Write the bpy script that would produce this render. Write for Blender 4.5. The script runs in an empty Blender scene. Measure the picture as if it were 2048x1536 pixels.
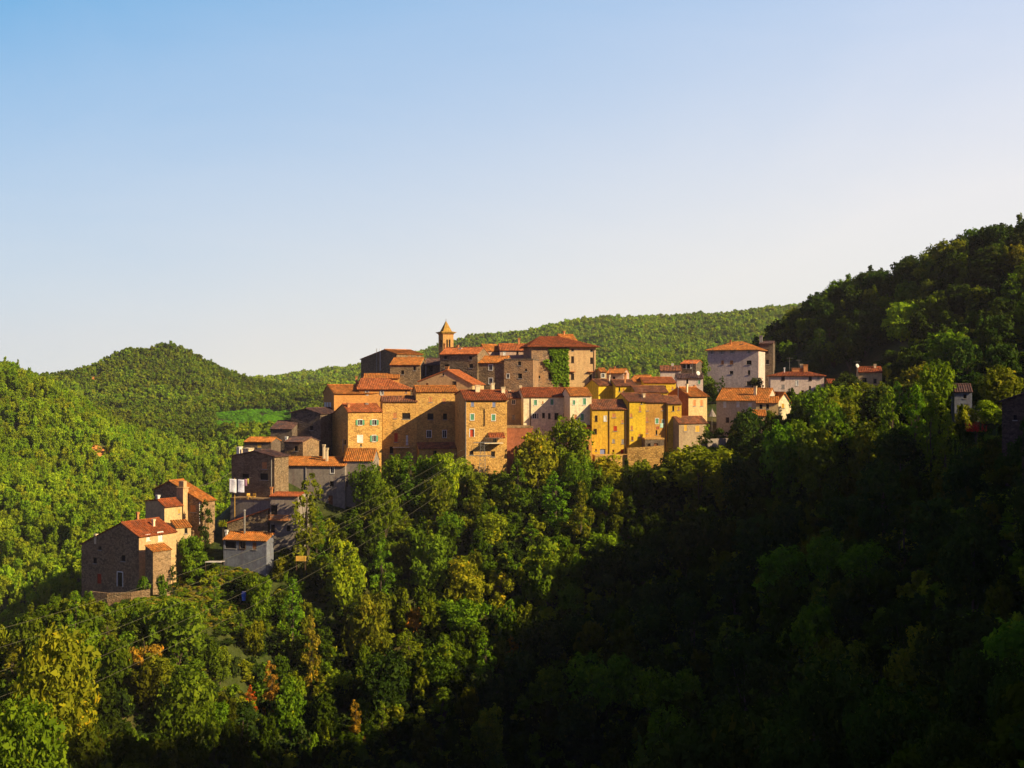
import bpy, math, random
import numpy as np
from mathutils import Vector, Matrix
random.seed(7); rng = np.random.default_rng(7)
S = bpy.context.scene
COL = S.collection
# ---------------------------------------------------------------- camera
F = 2400.0; CX = 1024.0; HZ = 768.0          # focal length and centre in photo pixels
cam = bpy.data.cameras.new('camera'); camo = bpy.data.objects.new('camera', cam); COL.objects.link(camo)
camo.location = (0, 0, 0); camo.rotation_euler = (math.radians(90), 0, 0)
cam.sensor_width = 36; cam.lens = 36*F/2048; cam.clip_start = 0.5; cam.clip_end = 9000
S.camera = camo
# ---------------------------------------------------------------- light
SUN_AZ = math.radians(62)                     # to the right of straight behind the camera
SUN_EL = math.radians(28)
sdir = Vector((math.sin(SUN_AZ)*math.cos(SUN_EL), -math.cos(SUN_AZ)*math.cos(SUN_EL), math.sin(SUN_EL)))
sun = bpy.data.lights.new('sun', 'SUN'); suno = bpy.data.objects.new('sun', sun); COL.objects.link(suno)
sun.energy = 5.0; sun.angle = math.radians(0.5); sun.color = (1.0, 0.79, 0.45)
suno.rotation_euler = sdir.to_track_quat('Z', 'Y').to_euler(); suno.location = (120, -60, 120)
W = bpy.data.worlds.new('World'); S.world = W; W.use_nodes = True
nt = W.node_tree; nt.nodes.clear()
def N(t, **k):
    n = nt.nodes.new(t)
    for a, b in k.items(): setattr(n, a, b)
    return n
sky = N('ShaderNodeTexSky', sky_type='NISHITA'); sky.sun_disc = False
sky.sun_elevation = SUN_EL; sky.sun_rotation = math.pi - SUN_AZ
sky.altitude = 300; sky.air_density = 1.0; sky.dust_density = 1.0; sky.ozone_density = 1.0
bg = N('ShaderNodeBackground'); out = N('ShaderNodeOutputWorld')
tc = N('ShaderNodeTexCoord'); sep = N('ShaderNodeSeparateXYZ')
nt.links.new(tc.outputs['Generated'], sep.inputs[0])
# haze bank: pale towards the horizon and towards the sunny side of the sky
def mapr(src, a, b, c, d):
    m = N('ShaderNodeMapRange'); m.clamp = True
    for i, v in zip((1, 2, 3, 4), (a, b, c, d)): m.inputs[i].default_value = v
    nt.links.new(src, m.inputs[0]); return m.outputs[0]
def math_(op, a, b):
    m = N('ShaderNodeMath', operation=op)
    for i, v in enumerate((a, b)):
        if isinstance(v, (int, float)): m.inputs[i].default_value = v
        else: nt.links.new(v, m.inputs[i])
    return m.outputs[0]
def mixc(f, a, b, mode='MIX'):
    m = N('ShaderNodeMix', data_type='RGBA', blend_type=mode); m.clamp_factor = True
    if isinstance(f, (int, float)): m.inputs[0].default_value = f
    else: nt.links.new(f, m.inputs[0])
    for i, v in ((6, a), (7, b)):
        if isinstance(v, tuple): m.inputs[i].default_value = (*v, 1)
        else: nt.links.new(v, m.inputs[i])
    return m.outputs[2]
hx = mapr(sep.outputs[0], -0.42, 0.42, 0.0, 1.0)      # west to east across the valley
hz = mapr(sep.outputs[2], 0.30, 0.00, 0.0, 1.0)       # down to the horizon
fac = math_('ADD', math_('MULTIPLY', hx, 0.64), math_('MULTIPLY', hz, 0.80))
veil = N('ShaderNodeTexNoise'); veil.inputs['Scale'].default_value = 2.2; veil.inputs['Detail'].default_value = 5; veil.inputs['Roughness'].default_value = 0.62; veil.inputs['Distortion'].default_value = 0.6
vs = N('ShaderNodeMapping'); vs.inputs['Scale'].default_value = (1.0, 1.0, 2.6); nt.links.new(tc.outputs['Generated'], vs.inputs[0]); nt.links.new(vs.outputs[0], veil.inputs['Vector'])
fac = math_('ADD', fac, math_('MULTIPLY', math_('SUBTRACT', veil.outputs[0], 0.5), 0.22))       # thin high veil, barely uneven
fac = math_('POWER', math_('MAXIMUM', math_('MINIMUM', fac, 1.0), 0.0), 1.0)
palec = mixc(hz, (6.0, 6.05, 6.9), (6.2, 6.15, 5.6))
bluec = mixc(0.85, sky.outputs[0], (0.95, 3.15, 5.7))
skyc = mixc(fac, bluec, palec)
# the pale bank lies low ahead, over the far hills; overhead and behind it is clear blue sky
ahead = math_('MULTIPLY', mapr(sep.outputs[1], 0.35, 0.75, 0.0, 1.0), mapr(sep.outputs[2], 0.62, 0.38, 0.0, 1.0))
skyc = mixc(ahead, mixc(1.0, sky.outputs[0], (0.50, 0.44, 0.66), 'MULTIPLY'), skyc)
nt.links.new(skyc, bg.inputs[0]); bg.inputs[1].default_value = 0.083
nt.links.new(bg.outputs[0], out.inputs[0])
S.view_settings.view_transform = 'Standard'; S.view_settings.look = 'None'
S.view_settings.exposure = 0.75; S.view_settings.gamma = 1.0
S.cycles.max_bounces = 5; S.cycles.diffuse_bounces = 2; S.cycles.glossy_bounces = 2
S.cycles.transmission_bounces = 3; S.cycles.transparent_max_bounces = 4; S.cycles.volume_bounces = 0
# ---------------------------------------------------------------- helpers
def G(px, py, Y): return ((px-CX)*Y/F, Y, (HZ-py)*Y/F)
def proj(x, y, z): return (CX + F*x/y, HZ - F*z/y)
def tag(o, label=None, cat=None, group=None, kind=None):
    if label: o['label'] = label
    if cat: o['category'] = cat
    if group: o['group'] = group
    if kind: o['kind'] = kind
    return o
def empty(name, loc, rz=0):
    o = bpy.data.objects.new(name, None); COL.objects.link(o); o.empty_display_size = 0.5
    o.location = loc; o.rotation_euler = (0, 0, rz); return o
class MB:
    def __init__(s): s.v = []; s.f = []
    def poly(s, pts):
        i = len(s.v); s.v += [tuple(p) for p in pts]; s.f.append(tuple(range(i, i+len(pts)))); return s
    def box(s, a, b, M=None):
        P = [(x, y, z) for z in (a[2], b[2]) for y in (a[1], b[1]) for x in (a[0], b[0])]
        if M is not None: P = [tuple(M @ Vector(p)) for p in P]
        i = len(s.v); s.v += P
        s.f += [tuple(i+k for k in q) for q in ((0,2,3,1),(4,5,7,6),(0,1,5,4),(2,6,7,3),(0,4,6,2),(1,3,7,5))]; return s
    def tube(s, p, q, r0, r1=None, n=6, cap=True):
        r1 = r0 if r1 is None else r1
        p = Vector(p); q = Vector(q); d = (q-p).normalized()
        a = d.orthogonal().normalized(); b = d.cross(a); i = len(s.v)
        for c, r in ((p, r0), (q, r1)):
            for k in range(n):
                t = 2*math.pi*k/n; s.v.append(tuple(c + a*math.cos(t)*r + b*math.sin(t)*r))
        for k in range(n): s.f.append((i+k, i+(k+1) % n, i+n+(k+1) % n, i+n+k))
        if cap: s.f.append(tuple(i+k for k in reversed(range(n)))); s.f.append(tuple(i+n+k for k in range(n)))
        return s
    def build(s, name, mat, parent=None, smooth=False):
        me = bpy.data.meshes.new(name); me.from_pydata(s.v, [], s.f); me.update()
        if smooth: me.shade_smooth()
        if mat: me.materials.append(mat)
        o = bpy.data.objects.new(name, me); COL.objects.link(o)
        if parent is not None: o.parent = parent
        return o
# ---------------------------------------------------------------- materials
def mat_new(name):
    m = bpy.data.materials.new(name); m.use_nodes = True
    b = m.node_tree.nodes['Principled BSDF']; b.inputs['Roughness'].default_value = 0.9
    b.inputs['Specular IOR Level'].default_value = 0.15
    return m, m.node_tree, b
def addn(t, ty, **k):
    n = t.nodes.new(ty)
    for a, b in k.items(): setattr(n, a, b)
    return n
def tmix(t, f, a, b, mode='MIX'):
    m = addn(t, 'ShaderNodeMix', data_type='RGBA', blend_type=mode)
    if isinstance(f, (int, float)): m.inputs[0].default_value = f
    else: t.links.new(f, m.inputs[0])
    for i, v in ((6, a), (7, b)):
        if isinstance(v, tuple): m.inputs[i].default_value = (*v[:3], 1)
        else: t.links.new(v, m.inputs[i])
    return m.outputs[2]
def ramp(t, src, stops):
    r = addn(t, 'ShaderNodeValToRGB'); e = r.color_ramp.elements
    while len(e) < len(stops): e.new(0.5)
    for k, (p, c) in enumerate(stops): e[k].position = p; e[k].color = (*c, 1) if len(c) == 3 else c
    t.links.new(src, r.inputs[0]); return r.outputs[0]
def noise(t, vec, scale, detail=4, rough=0.6):
    n = addn(t, 'ShaderNodeTexNoise'); n.inputs['Scale'].default_value = scale
    n.inputs['Detail'].default_value = detail; n.inputs['Roughness'].default_value = rough
    t.links.new(vec, n.inputs['Vector']); return n.outputs[0]
def coords(t):
    c = addn(t, 'ShaderNodeTexCoord'); oi = addn(t, 'ShaderNodeObjectInfo')
    v = addn(t, 'ShaderNodeVectorMath', operation='ADD'); t.links.new(c.outputs['Object'], v.inputs[0])
    s = addn(t, 'ShaderNodeVectorMath', operation='SCALE'); t.links.new(oi.outputs['Location'], s.inputs[0]); s.inputs[3].default_value = 1.0
    t.links.new(s.outputs[0], v.inputs[1]); return v.outputs[0]
_mc = {}
def plain(name, c, rough=0.8, metal=0.0, spec=0.2):
    if name in _mc: return _mc[name]
    m, t, b = mat_new(name); b.inputs['Base Color'].default_value = (*c, 1)
    b.inputs['Roughness'].default_value = rough; b.inputs['Metallic'].default_value = metal
    b.inputs['Specular IOR Level'].default_value = spec
    v = coords(t); n = noise(t, v, 3.0)
    t.links.new(tmix(t, 1.0, tuple(c), ramp(t, n, [(0.3, (.75,.75,.75)), (0.7, (1.15,1.15,1.15))]), 'MULTIPLY'), b.inputs['Base Color'])
    _mc[name] = m; return m
def plaster(c, stain=0.5):
    k = ('pl', c, stain)
    if k in _mc: return _mc[k]
    m, t, b = mat_new('plaster'); v = coords(t)
    big = noise(t, v, 0.28, 6, 0.65); fine = noise(t, v, 2.4, 5, 0.7)
    st = addn(t, 'ShaderNodeMapping'); st.inputs['Scale'].default_value = (1.6, 1.6, 0.16); t.links.new(v, st.inputs[0])
    streak = noise(t, st.outputs[0], 1.0, 4, 0.7)
    d = tuple(x*(1-0.42*stain) for x in c); d2 = (c[0]*0.62, c[1]*0.52, c[2]*0.55)
    c1 = tmix(t, ramp(t, big, [(0.35, (0,0,0)), (0.68, (1,1,1))]), tuple(c), d)
    c2 = tmix(t, ramp(t, streak, [(0.48, (0,0,0)), (0.7, (.95*stain,)*3)]), c1, d2)
    mid = noise(t, v, 0.75, 5, 0.7); c2 = tmix(t, ramp(t, mid, [(0.60, (0,0,0)), (0.66, (.7*stain,)*3)]), c2, (c[0]*.62+.05, c[1]*.6+.03, c[2]*.6+.03))
    c3 = tmix(t, 0.75, c2, ramp(t, fine, [(0.3, (.6,.58,.58)), (0.7, (1.3,1.28,1.2))]), 'MULTIPLY')
    t.links.new(c3, b.inputs['Base Color'])
    bp = addn(t, 'ShaderNodeBump'); bp.inputs['Strength'].default_value = 0.35; bp.inputs['Distance'].default_value = 0.04
    t.links.new(fine, bp.inputs['Height']); t.links.new(bp.outputs[0], b.inputs['Normal'])
    _mc[k] = m; return m
def stone(c, c2=None, patch=0.5):
    c2 = c2 or tuple(x*0.45 for x in c)
    k = ('st', c, c2, patch)
    if k in _mc: return _mc[k]
    m, t, b = mat_new('stone'); v = coords(t)
    mp = addn(t, 'ShaderNodeMapping'); mp.inputs['Scale'].default_value = (1.0, 1.0, 1.35); t.links.new(v, mp.inputs[0])
    vo = addn(t, 'ShaderNodeTexVoronoi'); vo.inputs['Scale'].default_value = 3.1; t.links.new(mp.outputs[0], vo.inputs['Vector'])
    hs = addn(t, 'ShaderNodeSeparateColor'); t.links.new(vo.outputs['Color'], hs.inputs[0])
    big = noise(t, v, 0.22, 6, 0.7); fine = noise(t, v, 4.0, 4, 0.7)
    a = tmix(t, ramp(t, hs.outputs[0], [(0.0, (0,0,0)), (1.0, (1,1,1))]), tuple(c2), tuple(x*1.25 for x in c))
    a = tmix(t, ramp(t, big, [(0.42, (0,0,0)), (0.62, (patch,)*3)]), a, (c[0]*1.1, c[1]*0.95, c[2]*0.8))
    md_ = noise(t, v, 0.6, 5, 0.7); a = tmix(t, ramp(t, md_, [(0.56, (0,0,0)), (0.64, (.8,.8,.8))]), a, (c[0]*1.25, c[1]*1.22, c[2]*1.15)); a = tmix(t, ramp(t, md_, [(0.36, (.75,.75,.75)), (0.42, (0,0,0))]), a, (c[0]*.5, c[1]*.48, c[2]*.5))
    a = tmix(t, 0.8, a, ramp(t, fine, [(0.3, (.6,.6,.6)), (0.75, (1.3,1.25,1.2))]), 'MULTIPLY')
    t.links.new(a, b.inputs['Base Color'])
    bp = addn(t, 'ShaderNodeBump'); bp.inputs['Strength'].default_value = 0.8; bp.inputs['Distance'].default_value = 0.08
    t.links.new(vo.outputs['Distance'], bp.inputs['Height']); bp.invert = True
    t.links.new(bp.outputs[0], b.inputs['Normal'])
    _mc[k] = m; return m
def tiles(c=(.50, .135, .035), dark=0.45):
    k = ('ti', c, dark)
    if k in _mc: return _mc[k]
    m, t, b = mat_new('terracotta_tiles'); v = coords(t)
    vo = addn(t, 'ShaderNodeTexVoronoi'); vo.inputs['Scale'].default_value = 2.6; t.links.new(v, vo.inputs['Vector'])
    hs = addn(t, 'ShaderNodeSeparateColor'); t.links.new(vo.outputs['Color'], hs.inputs[0])
    big = noise(t, v, 0.8, 6, 0.75)
    a = tmix(t, ramp(t, hs.outputs[1], [(0.1, (0,0,0)), (0.95, (1,1,1))]), tuple(x*0.62 for x in c), (c[0]*1.15, c[1]*1.3, c[2]*1.6))
    a = tmix(t, ramp(t, big, [(0.42, (0,0,0)), (0.62, (min(1, dark*1.5),)*3)]), a, (c[0]*0.32, c[1]*0.5, c[2]*0.9))
    li = noise(t, v, 1.6, 4, 0.7); a = tmix(t, ramp(t, li, [(0.6, (0,0,0)), (0.68, (.5,.5,.5))]), a, (c[0]*.75+.05, c[1]*1.5+.05, c[2]*2+.03))
    t.links.new(a, b.inputs['Base Color']); _mc[k] = m; return m
GLASS = plain('window_glass', (.012, .012, .018), 0.25, 0, 0.4)
HOLE = plain('dark_opening', (.015, .012, .012), 0.9)
WHITE = plain('white_paint', (.72, .70, .66)); GREEN = plain('green_shutter_paint', (.10, .30, .17))
BROWN = plain('brown_shutter_paint', (.20, .075, .03)); RED = plain('red_paint', (.42, .05, .015))
GREYW = plain('grey_wood', (.28, .26, .25)); BLUEW = plain('blue_paint', (.22, .26, .45)); YEL = plain('yellow_ochre_paint', (.58, .34, .06))
WOOD = plain('dark_wood', (.10, .06, .035)); METAL = plain('dull_metal', (.35, .33, .30), 0.5, 0.6); RUST = plain('rusty_metal', (.22, .08, .03), 0.7)
BRICK = plain('chimney_brick', (.52, .22, .08)); CREAMP = plain('cream_plaster', (.75, .60, .38)); CABLE = plain('cable_sheath', (.16, .15, .09), 0.6)
# ---------------------------------------------------------------- ground (one sheet to the horizon)
def cast(px, py, Y, t): p = Vector(G(px, py, Y)) + sdir*t; return (p.x, p.y, p.z)
CP = [(0,0,-1.8),(0,25,-15),(0,60,-36),(0,100,-54),(0,140,-66),(-40,0,-4),(-60,40,-24),(-60,80,-46),(-90,120,-50),(-150,60,-40),(-150,0,-25),
 (0,-60,12),(-100,-80,0),(90,-60,40),(0,-200,20),(150,-100,60),(-300,-200,-20),(300,-200,60),(-300,0,-60),
 (-42,112,-36),(-55,98,-36),(-20,130,-54),(-30,150,-63),(-85,160,-58),(30,128,-57),(-120,205,-72),(-100,240,-78),(-60,262,-62),(-140,270,-80),(-45,285,-45)]
CP += [G(*a) for a in [(520,1590,168),(600,1580,168),(750,1570,166),(900,1570,165),(1050,1570,162),(600,1290,190),(750,1280,193),(900,1270,194),(1050,1260,195),
 (600,1010,222),(680,1010,226),(750,975,232),(850,960,235),(960,955,229),(1050,965,232),(1200,930,236),(1330,925,236),(1400,915,236),
 (200,1205,192),(350,1205,190),(450,1160,197),(550,1140,201),(480,1075,211),(390,1080,210),(330,1195,185),(330,1290,170),(450,1290,178),(200,1310,164),(60,1290,168),(400,1420,160),(250,1420,150),
 (640,930,250),(700,930,250),(780,945,250),(870,945,250),(960,940,246),(1060,940,247),(1220,930,246),(1350,900,250),(750,840,266),(900,830,268),(1100,820,268),(1220,840,262),(1350,840,264),(620,920,242),(560,920,236),(530,960,226),
 (900,790,285),(1100,790,285),(850,870,330),(1100,850,330),(700,900,300),(1300,850,310),
 (1450,890,248),(1480,805,292),(1420,800,298),(1600,810,285),(1740,815,272),(1560,850,258),(1350,820,290),
 (1550,960,212),(1700,960,202),(1850,950,190),(1950,960,175),(2060,960,150),
 (1250,985,228),(1250,1260,190),(1230,1580,158),(1420,1180,184),(1420,1570,140),(1400,960,230),(1700,1200,160),(1700,1590,112),(1950,1200,132),(1950,1560,88),(2150,1150,120),(2300,1300,90),
 (1800,740,285),(1950,790,240),(1700,740,310),(2060,700,240),(1900,835,207),(1950,830,205),(2000,830,206),(2050,850,190),
 (1440,740,430),(1520,705,420),(1600,672,400),(1660,630,385),(1720,602,370),(1850,552,350),(1960,510,330),(2100,470,315),(2350,400,300),
 # left spur
 (-600,590,540),(-250,690,510),(0,762,480),(60,780,478),(140,838,470),(200,885,462),(300,938,452),(380,975,446),(440,1010,440),(560,1090,430),
 (0,1010,370),(200,1030,372),(330,1080,370),(0,1200,300),(120,1200,298),(-250,1050,350),(230,1130,310),(-250,830,440),(-600,900,400),
 # middle left hill
 (0,800,900),(90,762,900),(150,752,900),(210,724,900),(255,710,900),(280,707,900),(310,706,900),(350,708,900),(385,728,900),(420,756,900),(480,790,890),(540,800,880),(400,800,1080),(480,805,1050),(560,800,1080),(440,800,1300),(530,790,1300),(640,790,1200),(640,794,860),(760,800,850),
 (250,760,840),(330,810,780),(420,850,720),(300,880,640),(500,850,640),(560,840,600),(600,830,720),(480,905,560),(640,900,520),(440,960,540),(380,900,600),(-300,800,900),(-300,740,1100),
 # far ridge
 (500,775,1500),(530,768,1500),(600,754,1500),(720,740,1500),(840,712,1500),(960,684,1500),(1080,676,1500),(1140,652,1500),(1210,641,1500),(1300,643,1500),(1440,642,1500),(1500,631,1500),(1580,633,1480),(1700,600,1500),(2000,600,1500),(2300,600,1500),
 (800,775,1150),(1000,750,1100),(1150,735,1000),(1300,720,1000),(1400,720,1050),(1500,690,1150),(1600,690,1100),(1150,800,800),(1350,790,800),(1550,770,850),(1300,870,520),(1000,880,520),(1600,800,650),(1900,700,700),
 (200,790,1400),(0,790,1400)]]
CP += [(0,470,-48),(60,430,-38),(180,500,-5),(300,420,30),(-60,430,-50),(420,700,10),(260,330,46),
 (-700,2100,-60),(0,2100,-40),(700,2100,-30),(1200,1500,0),(-1200,1500,-60),(-1200,500,-40),(-1200,-300,-40),(1200,-300,60),(1200,500,60),(0,3400,-60),(-2200,3400,-80),(2200,3400,-60),(-2200,-600,-60),(2200,-600,0)]
# the mountain flank to the right of the frame, whose ridge throws the evening shade into the ravine
CAST = [cast(1180,1140,204,132), cast(1100,1250,193,138), cast(1050,1360,183,146),
        cast(990,1480,172,152), cast(800,1500,165,190), cast(560,1500,162,205), cast(300,1470,148,215), cast(60,1500,120,225)]
CREST = []
for i, c in enumerate(CAST): CREST.append((c[0], c[1], c[2]-(8 if i > 5 else 1)))
CP += [(125,178,10),(160,172,18),(112,192,2),(200,190,30)]
for c in CREST:
    CP.append(c); CP.append((c[0]+38, c[1]+4, c[2]-4))
CP = np.array(CP, float)
_P = CP[:, :2]
_D = np.sqrt(((_P[:, None]-_P[None])**2).sum(2)+4.0)
_n = len(CP); _A = np.zeros((_n+3, _n+3)); _A[:_n, :_n] = _D; _A[:_n, _n] = 1; _A[:_n, _n+1:] = _P
_A[_n:, :_n] = _A[:_n, _n:].T
_w = np.linalg.lstsq(_A, np.concatenate([CP[:, 2], [0, 0, 0]]), rcond=None)[0]
def H(x, y):
    x = np.atleast_1d(np.asarray(x, float)).ravel(); y = np.atleast_1d(np.asarray(y, float)).ravel()
    o = np.empty(len(x))
    for s in range(0, len(x), 20000):
        q = np.stack([x[s:s+20000], y[s:s+20000]], 1)
        d = np.sqrt(((q[:, None]-_P[None])**2).sum(2)+4.0)
        o[s:s+20000] = d @ _w[:_n] + _w[_n] + q @ _w[_n+1:]
    r = np.sqrt(x*x+y*y); a = np.clip(r/400, 0.15, 1.6)
    o += a*(0.8*np.sin(x*0.11+1.3*np.sin(y*0.07))*np.cos(y*0.09+x*0.03) + 1.6*np.sin(x*0.031/np.maximum(1, a)+2)*np.cos(y*0.027/np.maximum(1, a)+1)) * np.where(np.abs(y-235) < 70, 0.5, 1.0)
    # gullies and spurs of the wooded hills beyond the village
    w1 = np.clip((-x-40)/40, 0, 1)*np.clip((y-270)/60, 0, 1)*np.clip((620-y)/60, 0, 1)
    u = (y+.35*x+9*np.sin(x*.031)+5*np.sin(x*.09+y*.02))/15.0
    o += w1*(3.4*(np.abs(np.sin(u*.5))*2-1.25))
    w2 = np.clip((y-620)/80, 0, 1)*np.clip((1700-y)/100, 0, 1)
    u2 = (x-.30*y+22*np.sin(y*.011)+12*np.sin(y*.03+x*.01))/24.0
    o += w2*(3.2*(np.abs(np.sin(u2*.5))*2-1.25))*np.clip(1.25-np.abs(y-900)/900, .5, 1)
    w3 = np.clip((x-70)/30, 0, 1)*np.clip((y-230)/40, 0, 1)*np.clip((520-y)/60, 0, 1)
    o += w3*(2.2*(np.abs(np.sin((x*.6-y*.5+6*np.sin(y*.05))/17.0))*2-1.25))
    return o
def hit(px, py, y0=45.0, y1=2000.0):
    n = 700; ys = y0*(y1/y0)**(np.arange(n)/(n-1))
    xs = (px-CX)/F*ys; zs = (HZ-py)/F*ys; h = H(xs, ys); k = np.where(h >= zs)[0]
    if len(k) == 0: return None
    k = k[0]; return (xs[k], ys[k], h[k])
def axis(lo, hi, d0, d1, step, grow, big):
    a = [d0]
    while a[-1] < d1: a.append(a[-1]+step)
    s = step
    while a[-1] < hi: s = min(s*grow, big); a.append(a[-1]+s)
    b = [d0]; s = step
    while b[-1] > lo: s = min(s*grow, big); b.append(b[-1]-s)
    return np.array(b[::-1][:-1]+a)
ax = axis(-2200, 2200, -130, 190, 3.2, 1.06, 22); ay = axis(-600, 3400, 0, 460, 3.2, 1.06, 20)
gx, gy = np.meshgrid(ax, ay); gz = H(gx, gy).reshape(gx.shape)
nx, ny = len(ax), len(ay)
def grid_mesh(name, X, Y, Z):
    vv = np.stack([X.ravel(), Y.ravel(), Z.ravel()], 1); R, C = X.shape
    i = (np.arange(R-1)[:, None]*C+np.arange(C-1)[None]).ravel()
    fc = np.stack([i, i+1, i+C+1, i+C], 1)
    return np_mesh(name, vv, fc)
def np_mesh(name, vv, fc, attr=None):
    me = bpy.data.meshes.new(name); me.vertices.add(len(vv)); me.vertices.foreach_set('co', vv.astype(np.float32).ravel())
    k = fc.shape[1]; me.loops.add(fc.size); me.loops.foreach_set('vertex_index', fc.astype(np.int32).ravel())
    me.polygons.add(len(fc)); me.polygons.foreach_set('loop_start', (np.arange(len(fc))*k).astype(np.int32))
    me.update(calc_edges=True)
    if attr is not None:
        a = me.attributes.new('leafv', 'FLOAT', 'FACE'); a.data.foreach_set('value', attr.astype(np.float32))
    return me
gz_min, gz_max = gz.min(), gz.max()
gm = grid_mesh('ground', gx, gy, gz); gm.shade_smooth()
def addn_math(t, src, r):
    m_ = addn(t, 'ShaderNodeMath', operation='DIVIDE'); t.links.new(src, m_.inputs[0]); m_.inputs[1].default_value = r; return m_.outputs[0]
m, t, b = mat_new('hillside_soil'); v = addn(t, 'ShaderNodeTexCoord').outputs['Object']
n1 = noise(t, v, 0.06, 6); n2 = noise(t, v, 0.9, 5)
a = ramp(t, n1, [(0.35, (.030, .050, .008)), (0.55, (.055, .060, .014)), (0.72, (.11, .075, .028))])
for (px_, py_, rad_) in ((203, 915, 7.5), (184, 903, 5.5), (192, 763, 14.0)):      # bare orange earth cuts in the woods
    hp_ = hit(px_, py_, 280)
    if hp_ is None: continue
    dd = addn(t, 'ShaderNodeVectorMath', operation='DISTANCE'); t.links.new(v, dd.inputs[0]); dd.inputs[1].default_value = (hp_[0], hp_[1], hp_[2])
    a = tmix(t, ramp(t, addn_math(t, dd.outputs['Value'], rad_), [(0.8, (1,1,1)), (1.0, (0,0,0))]), a, (.62, .24, .07))
t.links.new(tmix(t, 0.8, a, ramp(t, n2, [(0.3, (.5,.5,.5)), (0.7, (1.5,1.5,1.4))]), 'MULTIPLY'), b.inputs['Base Color'])
bp = addn(t, 'ShaderNodeBump'); bp.inputs['Strength'].default_value = 1; bp.inputs['Distance'].default_value = 0.4
t.links.new(n2, bp.inputs['Height']); t.links.new(bp.outputs[0], b.inputs['Normal'])
gm.materials.append(m)
ground = bpy.data.objects.new('ground', gm); COL.objects.link(ground); tag(ground, kind='structure')
# ---------------------------------------------------------------- houses
FOOT = []     # footprints (corner lists) so that plants keep out
def clip_top(poly, x0, z0, x1, z1):
    def f(p): return p[1]-(z0+(z1-z0)*(p[0]-x0)/(x1-x0))
    o = []
    for i, p in enumerate(poly):
        q = poly[(i+1) % len(poly)]; a, b_ = f(p), f(q)
        if a <= 1e-6: o.append(p)
        if (a < -1e-6 and b_ > 1e-6) or (a > 1e-6 and b_ < -1e-6):
            s = a/(a-b_); o.append((p[0]+(q[0]-p[0])*s, p[1]+(q[1]-p[1])*s))
    return o
def wall_face(mb, O, D, nrm, width, zb, prof, holes, rev=0.22):
    """O origin, D unit dir, prof list of (s,z) tops; holes list (s0,s1,z0,z1)"""
    P = lambda s, z, off=0: (O[0]+D[0]*s+nrm[0]*off, O[1]+D[1]*s+nrm[1]*off, z)
    xs = sorted(set([0, width]+[p[0] for p in prof]+[h for q in holes for h in q[:2]]))
    zt = max(p[1] for p in prof)
    zs = sorted(set([zb, zt]+[h for q in holes for h in q[2:]]))
    for i in range(len(xs)-1):
        x0, x1 = xs[i], xs[i+1]
        if x1-x0 < 1e-4: continue
        mid = (x0+x1)/2
        for k in range(len(prof)-1):
            if prof[k][0]-1e-6 <= mid <= prof[k+1][0]+1e-6: break
        (a, za), (b_, zb_) = prof[k], prof[k+1]
        run = None
        for j in range(len(zs)-1):
            z0, z1 = zs[j], zs[j+1]; zm = (z0+z1)/2
            if any(h[0] < mid < h[1] and h[2] < zm < h[3] for h in holes): continue
            c = clip_top([(x0, z0), (x1, z0), (x1, z1), (x0, z1)], a, za, b_, zb_)
            if len(c) >= 3: mb.poly([P(*p) for p in c])
    for (s0, s1, z0, z1) in holes:
        for (p, q) in (((s0, z0), (s0, z1)), ((s0, z1), (s1, z1)), ((s1, z1), (s1, z0)), ((s1, z0), (s0, z0))):
            mb.poly([P(*p), P(*q), P(*q, off=-rev), P(*p, off=-rev)])
def slope(mb, e0, e1, r0, r1, th=0.13, rib=0.36, rr=0.08):
    """tiled roof slope: eave e0-e1 (outside view left to right), ridge r0-r1"""
    e0, e1, r0, r1 = map(Vector, (e0, e1, r0, r1))
    nrm = (e1-e0).cross(r0-e0 if (r0-e0).length > 0.1 else r1-e0).normalized()
    if nrm.z < 0: nrm = -nrm
    dn = nrm*-th
    top = [e0, e1, r1, r0] if (r1-r0).length > 0.05 else [e0, e1, r0]
    bot = [p+dn for p in top]
    mb.poly(top); mb.poly(bot[::-1])
    for i in range(len(top)): j = (i+1) % len(top); mb.poly([top[i], bot[i], bot[j], top[j]])
    # half round cover tiles
    ed = (e1-e0); Wd = ed.length; ed.normalize()
    up = nrm.cross(ed).normalized()
    if up.z < 0: up = -up
    L = max((r0-e0).dot(up), (r1-e0).dot(up))
    a = (r0-e0).dot(ed); b_ = (e1-r1).dot(ed)
    n = max(2, int(Wd/rib))
    for k in range(n):
        x = (k+0.5)*Wd/n; ln = L
        if a > 0.1: ln = min(ln, L*x/a)
        if b_ > 0.1: ln = min(ln, L*(Wd-x)/b_)
        if ln < 0.4: continue
        sh = a*0 if a > 0.1 or b_ > 0.1 else 0
        skew = (r0-e0).dot(ed)/L if (a > 0.1) != (b_ > 0.1) and (r1-r0).length > 0.9*Wd else 0
        j = random.uniform(-.03, .03); h = rr*random.uniform(.8, 1.25)
        p = e0+ed*(x+j)-up*0.08; q = e0+ed*(x+j)+up*(ln-0.02)
        mb.poly([p-ed*rr, p-ed*rr*.4+nrm*h, q-ed*rr*.4+nrm*h, q-ed*rr])
        mb.poly([p-ed*rr*.4+nrm*h, p+ed*rr*.4+nrm*h, q+ed*rr*.4+nrm*h, q-ed*rr*.4+nrm*h])
        mb.poly([p+ed*rr*.4+nrm*h, p+ed*rr, q+ed*rr, q+ed*rr*.4+nrm*h])
        mb.poly([p-ed*rr, p+ed*rr, p+ed*rr*.4+nrm*h, p-ed*rr*.4+nrm*h])
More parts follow.
